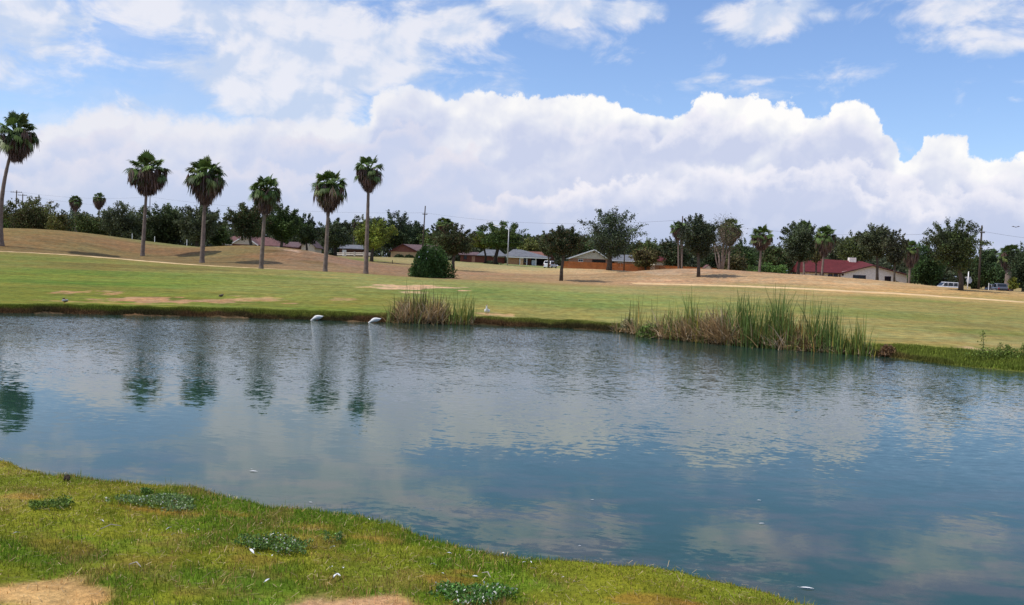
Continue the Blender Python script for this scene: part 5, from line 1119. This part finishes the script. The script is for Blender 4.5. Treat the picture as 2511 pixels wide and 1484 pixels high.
# green floppy weeds at the start of the right-hand bed, brown ball of dead growth
def mound(name, label, cat, px, off, w, h, col, alt, n, leaf, seed):
    rng = np.random.default_rng(seed); sy = shore_y(px) + off; g = np.array([(px - CX) / F * sy, sy, 0.0]); g[2] = max(0, Hz(g[0], g[1])); u = rng.normal(size=(n, 3)); u /= np.linalg.norm(u, axis=1)[:, None]; u[:, 2] = np.abs(u[:, 2]); rr = rng.random(n)[:, None] ** .4
    C = u * rr * np.array([w / 2, w / 2.5, h]) + rng.normal(0, .03, (n, 3)); v, f = leaf_quads(rng, C, leaf, -.5, .28); o = link(name, np_mesh(name, v, f, leaf_cols(rng, n, col, .35, alt, .2)), leafm, None, g); tag(o, label, cat)
mound('weed_mound', 'bright green floppy weeds hanging into the water at the left of the right-hand reed bed', 'weed', 1602, -.1, 1.3, .55, (.075, .115, .03), (.16, .12, .06), 2600, .06, 51)
mound('dead_tuft', 'round brown ball of dead growth at the right end of the reed bed', 'dead plant', 2182, .1, .55, .36, (.15, .085, .055), (.2, .13, .08), 1500, .05, 52)
mound('grey_tuft', 'pale tangled dry tuft at the left start of the right-hand reed bed', 'dead plant', 1543, .35, .7, .5, (.26, .22, .16), (.10, .12, .05), 900, .05, 53)

# ---------------------------------------------------------------- grass
grassm = mat_col('grass blades', .7, .25, .15)
rng = np.random.default_rng(9)
def tri_blades(B, L, w, cols, rng, leanamp=.5):
    n = len(B); az = rng.uniform(0, 2 * math.pi, n); fa = az + math.pi / 2 + rng.normal(0, .5, n); ln = np.abs(rng.normal(0, leanamp, n)).clip(0, 1.3)
    side = np.stack([np.cos(fa), np.sin(fa), fa * 0], -1) * (w / 2)[:, None]; mid = B + np.stack([np.cos(az) * np.sin(ln * .6), np.sin(az) * np.sin(ln * .6), np.cos(ln * .6)], -1) * (L * .55)[:, None]
    tip = mid + np.stack([np.cos(az) * np.sin(ln * 1.3), np.sin(az) * np.sin(ln * 1.3), np.cos(ln * 1.3)], -1) * (L * .5)[:, None]
    V = np.stack([B - side, B + side, mid + side * .7, tip, mid - side * .7], 1).reshape(-1, 3); i = np.arange(n)[:, None] * 5
    tri = np.concatenate([i + np.array([[0, 1, 2]]), i + np.array([[0, 2, 4]]), i + np.array([[4, 2, 3]])]); return V, tri, np.repeat(cols, 5, 0)
def scatter(n, x0, x1, y0, y1):
    return rng.uniform(x0, x1, n), rng.uniform(y0, y1, n)
# near bank: view wedge only, with a margin for nearby viewpoints
x, y = scatter(1500000, -10.5, 8.5, 3.2, 13.0)
sd_, nr = pond_sd(x, y); keep = nr & (sd_ > -.02) & (np.abs(x) < 1.2 + y * .62); x, y, sd_ = x[keep], y[keep], sd_[keep]
bare = np.zeros(len(x))
for i, (e, c) in enumerate(nearp): bare = np.maximum(bare, emask(x, y, e, .75, 1.0, 51 + i, .3) * (.93 if i < 2 else .45))
thin = fbm(x * 1.7, y * 1.7, 3, 41); p_ = (1 - bare) * (.45 + .55 * sstep(.3, .55, thin)); keep = rng.random(len(x)) < p_ * .62
x, y, sd_ = x[keep], y[keep], sd_[keep]; z, _, nn = height(x, y, full=True)
c = ground_color(x, y, sd_, nn) * ALB * 1.05; lus = sstep(.45, .65, fbm(x * 1.1, y * 1.5, 4, 21))
c = c * rng.lognormal(0, .18, (len(x), 1)) * 1.10; dry = rng.random(len(x)) < (.09 + .16 * sstep(.52, .66, fbm(x * 3.3, y * 3.3, 4, 22))); c[dry] = np.array(lin((186, 152, 96))) * .8 * rng.lognormal(0, .25, (dry.sum(), 1))
fr = sstep(.35, .1, sd_); L = (.020 + .016 * lus + .010 * fr) * rng.uniform(.5, 1.5, len(x)); L = L * np.where(rng.random(len(x)) < .06, 1.9, 1.0) * (.7 + .6 * fbm(x * 6, y * 6, 2, 45)); w = rng.uniform(.0035, .0065, len(x))
V, T_, C_ = tri_blades(np.stack([x, y, z - .004], -1), L, w, np.clip(c, .003, .8), rng, .7)
tag(link('grass', np_mesh('grass', V, T_, C_), grassm), 'short patchy lawn grass covering the near bank', 'grass', kind='stuff')
print('near blades', len(x))
# far bank fringe
pts_ = np.array([(-34, 38.3)] + far_shore + [(24, 22), (34, 18.7)]); dd_ = np.concatenate([[0], np.cumsum(np.hypot(*np.diff(pts_, axis=0).T))]); n = 330000
s = rng.uniform(0, dd_[-1], n); bx = np.interp(s, dd_, pts_[:, 0]); by = np.interp(s, dd_, pts_[:, 1]); q = rng.random(n)
rightk = sstep(12.0, 14.5, bx); o_ = .02 + q * (.95 + 3.6 * rightk); x = bx + rng.normal(0, .05, n); y = by + o_
z, sdd, nn = height(x, y, full=True); c = ground_color(x, y, np.maximum(sdd, 1.0), nn) * ALB
topk = sstep(.16, .36, sdd)[:, None]; lush = np.array([.165, .215, .028])[None, :]; rooty = np.array([.070, .058, .022])[None, :]
rust_ = sstep(.5, .66, fbm(x * .35, y * .3, 3, 61))[:, None]; rooty = rooty * (1 - rust_) + np.array([.16, .09, .04])[None, :] * rust_
c = c * .4 * topk + lush * .6 * topk + (rooty * (1 - rightk[:, None]) + np.array([.13, .17, .024])[None, :] * rightk[:, None]) * (1 - topk); c = c * rng.lognormal(0, .35, (n, 1))
mt_ = sstep(.4, .65, fbm(x * 1.1, y * 1.1, 3, 62)); L = (.055 + .035 * mt_ + .03 * rightk) * rng.uniform(.6, 1.5, n); L = np.where(sdd < .45, L * 1.1, L)
V, T_, C_ = tri_blades(np.stack([x, y, z - .01], -1), L, rng.uniform(.012, .026, n), np.clip(c, .003, .7), rng, .6)
tag(link('bank_grass', np_mesh('bank_grass', V, T_, C_), grassm), 'rough grass fringe and roots along the far shore', 'grass', kind='stuff')
# broad leafed weed patches on the near bank
for i, (px0, px1, py0, py1, col, lb, fl) in enumerate([(262, 498, 1218, 1262, (.11, .16, .075), 'grey green weed patch on the near bank under the orange dry spot', .04), (575, 770, 1322, 1374, (.075, .125, .035), 'dark green clover patch with tiny white blooms in the middle of the near bank', .05), (1035, 1290, 1438, 1500, (.060, .125, .032), 'green clover patch with white specks at the bottom frame edge', .07),
        (60, 190, 1225, 1262, (.08, .12, .028), 'small dark green weed patch at the left of the near bank', 0), (780, 860, 1318, 1338, (.10, .16, .06), 'thin strip of weeds right of the middle clover patch', 0), (330,380,1207,1220,(.06,.11,.03),'tiny green tuft on the shore edge at the left',0)]):
    a = hit((px0 + px1) / 2, (py0 + py1) / 2, 3, 30); k = a[1] / F; rx = (px1 - px0) / 2 * k; t0 = hit((px0 + px1) / 2, py0 + 2, 3, 12); t1 = hit((px0 + px1) / 2, py1, 3, 12); ry = min(abs(t0[1] - t1[1]) / 2, rx * .9)
    n = int(5200 * rx * ry / .25) + 500; n = min(int(n * 1.2), 12000); th = rng.uniform(0, 6.283, n); r_ = rng.random(n) ** .5 * (.45 + .60 * fbm(np.cos(th) * 2 + i * 5, np.sin(th) * 2, 3, 70 + i) * 1.4)
    x = a[0] + np.cos(th) * r_ * rx; y = a[1] + np.sin(th) * r_ * ry; keep = fbm(x * 5, y * 5, 3, 71) > .34 + .22 * r_ ** 2; x, y = x[keep], y[keep]; z = height(x, y); n = len(x)
    hh = .05 * (.4 + fbm(x * 4, y * 4, 2, 72)); C = np.stack([x - a[0], y - a[1], z - a[2] + .015 + rng.random(n) * hh], -1); v, f = leaf_quads(rng, C, .0085, .0, .75)
    cc = leaf_cols(rng, n, col, .3, (.65, .65, .58) if fl else None, fl); tag(link('weed_patch', np_mesh('weed_patch', v, f, cc), leafm, None, a), lb, 'weeds', kind='stuff')
# straw litter
n = 4500; x, y = scatter(n * 4, -8, 8, 3.5, 10.5); sd_, nr = pond_sd(x, y); k = nr & (sd_ > .1) & (np.abs(x) < 1 + y * .6); x, y = x[k][:n], y[k][:n]; z = height(x, y); n = len(x)
a = rng.uniform(0, 3.1416, n); L = rng.uniform(.015, .06, n); dx, dy = np.cos(a) * L, np.sin(a) * L; nx_, ny_ = -np.sin(a) * .0016, np.cos(a) * .0016; zz = z + .012 + rng.random(n) * .018; z2 = zz + rng.normal(0, .012, n)
V = np.stack([np.stack([x - nx_, y - ny_, zz], -1), np.stack([x + nx_, y + ny_, zz], -1), np.stack([x + dx + nx_, y + dy + ny_, z2], -1), np.stack([x + dx - nx_, y + dy - ny_, z2], -1)], 1).reshape(-1, 3)
tag(link('straw', np_mesh('straw', V, np.arange(4 * n).reshape(n, 4), np.repeat(np.array([.42, .32, .18])[None, :] * rng.lognormal(0, .3, (n, 1)), 4, 0)), grassm), 'dry straw litter strewn over the near bank', 'straw', kind='stuff')

# ---------------------------------------------------------------- feathers
fm = mat('white feather', (.72, .73, .75), .7, .05, 30)
def feather_mesh():
    vs = []; fs = []; n = 9
    for i in range(n):
        t_ = i / (n - 1); w = .16 * math.sin(math.pi * min(1, t_ * 1.02 + .04)) ** .7 * (1 - .25 * t_) + .004; z = .22 * math.sin(t_ * math.pi) * .5
        vs += [(t_ - .5, -w, z + .05), (t_ - .5, 0, z), (t_ - .5, w, z + .06)]
    for i in range(n - 1):
        for j in range(2): a = i * 3 + j; fs.append((a, a + 1, a + 4, a + 3))
    k = len(vs); vs += [(x, y, z - .02) for x, y, z in vs]; fs += [tuple(k + i for i in f[::-1]) for f in fs]
    m_ = MB().add(vs, fs); m_.tube([(-.75, 0, .0), (-.3, 0, .05), (.4, 0, .08)], [.012, .014, .004], 5); me = bpy.data.meshes.new('feather'); me.from_pydata(m_.v, [], m_.f); me.update(); me.materials.append(fm); return me
fme = feather_mesh()
near_lab = [(249,1287,.06,'in green grass left of the middle'),(414,1305,.055,'below the yellow straw tuft left of the middle'),(424,1320,.04,'just under another one in the left half'),(41,1317,.06,'at the far left edge'),(318,1213,.035,'single one near the shore above the grey green weeds'),(640,1293,.03,'small one beside bare soil'),
 (618,1364,.08,'large curled one at the left tip of the clover'),(635,1369,.05,'smaller one under the left tip of the clover'),(668,1373,.04,'tiny one below the middle clover patch'),(682,1318,.03,'speck above the middle clover patch'),(850,1257,.045,'near the shore edge, left of the orange spots'),(875,1262,.03,'tiny one close to the shore'),
 (905,1282,.03,'short one on plain grass'),(916,1258,.05,'upright white one right at the shore rim'),(935,1293,.05,'beside the orange spot near the shore'),(958,1283,.03,'tiny speck between the orange spots'),(815,1352,.07,'fluffy one right of the middle clover patch'),(812,1403,.09,'largest upright one above the bare patch'),(843,1404,.05,'pale one right of the largest'),
 (822,1425,.08,'flat one just above the bare patch'),(830,1422,.05,'twin overlapping the flat one'),(720,1343,.04,'small one at the right edge of the clover'),(655,1435,.05,'ragged one left of the bare patch'),(1063,1395,.05,'white one right of centre'),(1102,1367,.045,'upright one near the shore right of centre'),(1149,1361,.05,'at the shore before the clover'),(1234,1367,.04,'flat one on the shore rim'),
 (1284,1389,.04,'grey one on green rim grass'),(1308,1404,.04,'small one in long grass'),(1380,1427,.03,'tiny speck near the right end'),(1408,1437,.03,'last speck at the right end'),(1164,1424,.05,'bluish one on top of the bottom clover'),(1302,1388,.03,'tiny one beside the grey one'),(1085,1417,.03,'speck above the bottom clover'),(485,1308,.03,'speck in the dark green middle'),(705,1325,.03,'speck on the clover blooms')]
for i, (px, py, s, lb) in enumerate(near_lab):
    p = hit(px, py, 3, 14); o = link('feather', fme, None, None, p + np.array([0, 0, .028])); s *= .72; o.scale = (s, s, s); o.rotation_euler = (random.Random(i).uniform(-.5, .5), random.Random(i + 50).uniform(-.5, .4), random.Random(i + 99).uniform(0, 6.28))
    tag(o, 'white feather on the near bank, ' + lb, 'feather', 'feathers shed on the near bank')
for i, (px, py, s, lb) in enumerate([(622, 1157, .16, 'brightest'), (617, 1151, .05, 'tiny companion just above the brightest'), (762, 1233, .07, 'above the shore left of centre'), (1422, 1340, .05, 'small white speck in the lower middle'), (1980, 1444, .17, 'bright sliver near the bottom right'), (1868, 1285, .1, 'brownish sliver on dark water'), (1862, 1228, .08, 'faint speck above the sliver'), (1453, 1187 + 40, .06, 'speck on open blue water')]):
    q = on_water(px, py); o = link('feather', fme, None, None, (q[0], q[1], .006)); s *= .6; o.scale = (s, s * .7, s * .35); o.rotation_euler = (0, 0, .2 if i % 2 else -.25); tag(o, 'floating white feather on the pond, ' + lb, 'feather', 'feathers floating on the pond')
rng = np.random.default_rng(4)
def rock(name, label, p, s, m_, seed):
    import bmesh
    bm = bmesh.new(); bmesh.ops.create_icosphere(bm, subdivisions=3, radius=1); rg = random.Random(seed)
    from mathutils import noise as mn
    for v in bm.verts: v.co *= 1 + .35 * (mn.noise(v.co * 1.3 + Vector((seed, 0, 0)))); v.co.x *= s[0]; v.co.y *= s[1]; v.co.z *= s[2]
    me = bpy.data.meshes.new(name); bm.to_mesh(me); bm.free(); o = link(name, me, m_, None, p); tag(o, label, 'rock')
p = hit(164, 1181, 3, 14); rock('rock', 'small dark brown rock on the near shore at the left', p + np.array([0, 0, .03]), (.03, .028, .03), mat('dark rock', (.05, .035, .022), .95, .4, 30, bump=.01), 3)
stickm = mat('grey dead wood', (.34, .30, .26), .9, .2, 20)
q0 = on_water(62, 766); root = empty('driftwood', (q0[0], q0[1] + .25, .06), 'pale dead branch lying at the far waterline on the left', 'branch')
MB().tube([(-.75, -.05, -.02), (-.25, 0, .10), (.25, .05, .17), (.6, .02, .12)], [.02, .035, .035, .015], 6).tube([(-.2, .0, .0), (.3, -.04, .03), (.95, -.05, -.02)], [.045, .04, .012], 6).build('limb', stickm, root)
MB().tube([(0, 0, .12), (.3, .05, .30)], [.02, .006], 5).tube([(.3, 0, .1), (.75, .1, .16)], [.02, .006], 5).tube([(-.3, 0, .08), (-.1, .1, .22)], [.015, .005], 5).build('twig', stickm, root)
for px, py, L, an, lb in [(272, 1303, .14, .5, 'thin grey twig left of the middle on the near bank'), (331, 1397, .12, -.6, 'short pale twig low on the near bank'), (1192, 1420, .13, -1.1, 'bent brown dead leaf stalk above the bottom clover')]:
    p = hit(px, py, 3, 14); tag(MB().tube([(-L / 2, 0, .02), (0, .01, .045), (L / 2, 0, .03)], [.003, .004, .002], 5).build('twig', stickm, None, p), lb, 'twig').rotation_euler = (0, 0, an)

# ---------------------------------------------------------------- birds
whitef = mat('white plumage', (.74, .73, .71), .8, .05, 12); beakm = mat('orange bill', (.6, .20, .04), .5); legm = mat('orange legs', (.55, .16, .05), .6); darkf = mat('dark brown plumage', (.045, .028, .022), .8, .3, 14); eyem = mat('dark eye', (.01, .01, .01), .3)
def bird(label, loc, yaw, spine, bodym, group=None, legs=True, head=None, scale=1.0, cat='goose', extra=None):
    """spine: (x, z, half width, half height) from tail to head, one continuous body"""
    o = empty(cat.replace(' ', '_'), loc, label, cat, group); o.rotation_euler = (0, 0, yaw); o.scale = (scale, scale * 1.1, scale * (1.22 if cat == 'goose' else 1)); k = 14; rings = []
    sp = np.array(spine, float); n = len(sp)
    for i in range(n):
        t_ = sp[min(i + 1, n - 1), :2] - sp[max(i - 1, 0), :2]; t_ = t_ / (np.linalg.norm(t_) + 1e-9); nr_ = np.array([-t_[1], t_[0]])
        rings.append([(sp[i, 0] + nr_[0] * math.sin(2 * math.pi * j / k) * sp[i, 3], sp[i, 2] * math.cos(2 * math.pi * j / k), sp[i, 1] + nr_[1] * math.sin(2 * math.pi * j / k) * sp[i, 3]) for j in range(k)])
    MB().ring_loft(rings).build('body', bodym, o, smooth=True, subsurf=1)
    hx, hz = sp[-1, 0], sp[-1, 1]; dv = sp[-1, :2] - sp[-3, :2]; dv /= np.linalg.norm(dv)
    MB().ring_loft([[(hx + dv[0] * a, w * math.cos(q), hz + dv[1] * a + hh * math.sin(q)) for q in [2 * math.pi * j / 8 for j in range(8)]] for a, w, hh in ((-.01, .018, .02), (.03, .016, .012), (.065, .010, .005))]).build('bill', beakm, o, smooth=True)
    for s in (-1, 1):
        MB().tube([(sp[-2, 0], s * sp[-2, 2] * .8, sp[-2, 1] + .008), (sp[-2, 0], s * (sp[-2, 2] * 1.02), sp[-2, 1] + .008)], .006, 6).build('eye', eyem, o)
        wg = MB().ring_loft([[(x, s * (y0 + .012 * math.cos(q)), z + hh * math.sin(q)) for q in [2 * math.pi * j / 8 for j in range(8)]] for x, y0, z, hh in ((-.20, .055, .235, .012), (-.10, .105, .23, .05), (.03, .118, .22, .065), (.11, .09, .21, .03))]).build('wing', bodym if extra is None else extra, o, smooth=True)
        if legs:
            MB().tube([(.0, s * .045, .12), (.01, s * .045, .06), (0, s * .045, .0)], [.016, .009, .008], 6).build('leg', legm, o); MB().add([(0, s * .045, .012), (.075, s * .045 - .035, .003), (.085, s * .045, .003), (.075, s * .045 + .035, .003)], [(0, 1, 2), (0, 2, 3)]).build('foot', legm, o)
    return o
stoop = [(-.30, .27, .006, .006), (-.26, .255, .045, .02), (-.20, .235, .075, .05), (-.10, .215, .11, .085), (.0, .205, .12, .095), (.09, .19, .105, .09), (.155, .165, .07, .065), (.20, .14, .042, .042), (.245, .115, .034, .034), (.29, .085, .032, .033), (.325, .055, .034, .034), (.35, .03, .022, .022)]
upr = [(-.28, .16, .006, .006), (-.24, .165, .045, .02), (-.18, .175, .075, .05), (-.09, .195, .11, .085), (.0, .215, .12, .10), (.08, .24, .10, .095), (.13, .29, .06, .055), (.145, .35, .036, .036), (.145, .41, .030, .031), (.155, .455, .033, .034), (.185, .475, .030, .030), (.215, .475, .018, .018)]
a = at_z(781, 783, .03); bird('left of two white geese stooping to drink at the far shore', (a[0], on_water(781, 786)[1] + .12, -.10), math.pi, stoop, whitef, 'white geese at the far shore', scale=.88)
bird('right of two white geese stooping to drink, next to the centre reeds', (at_z(922, 789, .03)[0], on_water(922, 792)[1] + .08, -.10), math.pi, stoop, whitef, 'white geese at the far shore', scale=.88)
g = hit(1194, 775, 20); bird('white goose standing upright on the grass right of the centre reeds', g, math.radians(200 + 60), upr, whitef, 'white geese at the far shore', scale=.88)
g = hit(158, 746, 20); bird('dark duck with white wing patch preening on one leg at the far bank', g, math.pi, [(s[0] * .75, s[1], s[2], s[3]) for s in upr[:6]] + [(.09, .30, .055, .05), (.06, .33, .04, .04), (.02, .325, .036, .036), (-.02, .31, .03, .03), (-.05, .30, .015, .015)], darkf, None, cat='duck', extra=mat('grey white wing', (.35, .35, .36), .8), scale=.72)
g = hit(543, 728, 20); bird('small brown duck resting on the fairway beside pale soil', g - np.array([0, 0, .07]), .3, [(s[0] * .9, s[1], s[2], s[3]) for s in upr[:6]] + [(.12, .29, .055, .05), (.13, .31, .035, .035), (.16, .32, .03, .03), (.19, .32, .015, .015)], mat('grey brown plumage', (.10, .075, .065), .8, .3, 14), None, cat='duck', legs=False, scale=.62)
# a small bird in flight at the right
pb = P(2491, 557, 60); o = empty('flying_bird', pb, 'tiny dark bird in flight near the right frame edge', 'bird')
MB().ring_loft([[(x, r * math.cos(q), r * math.sin(q)) for q in [2 * math.pi * j / 8 for j in range(8)]] for x, r in ((-.12, .004), (-.05, .025), (.04, .03), (.09, .02), (.12, .005))]).build('body', darkf, o, smooth=True)
for s in (-1, 1): MB().add([(-.04, s * .02, .0), (.05, s * .02, .0), (.02, s * .14, .07), (-.05, s * .24, .03), (-.04, s * .02, -.01), (.05, s * .02, -.01), (.02, s * .14, .06), (-.05, s * .24, .025)], [(0,1,2,3),(7,6,5,4),(0,4,5,1),(1,5,6,2),(2,6,7,3),(3,7,4,0)]).build('wing', darkf, o)
o.rotation_euler = (0, 0, 1.0)
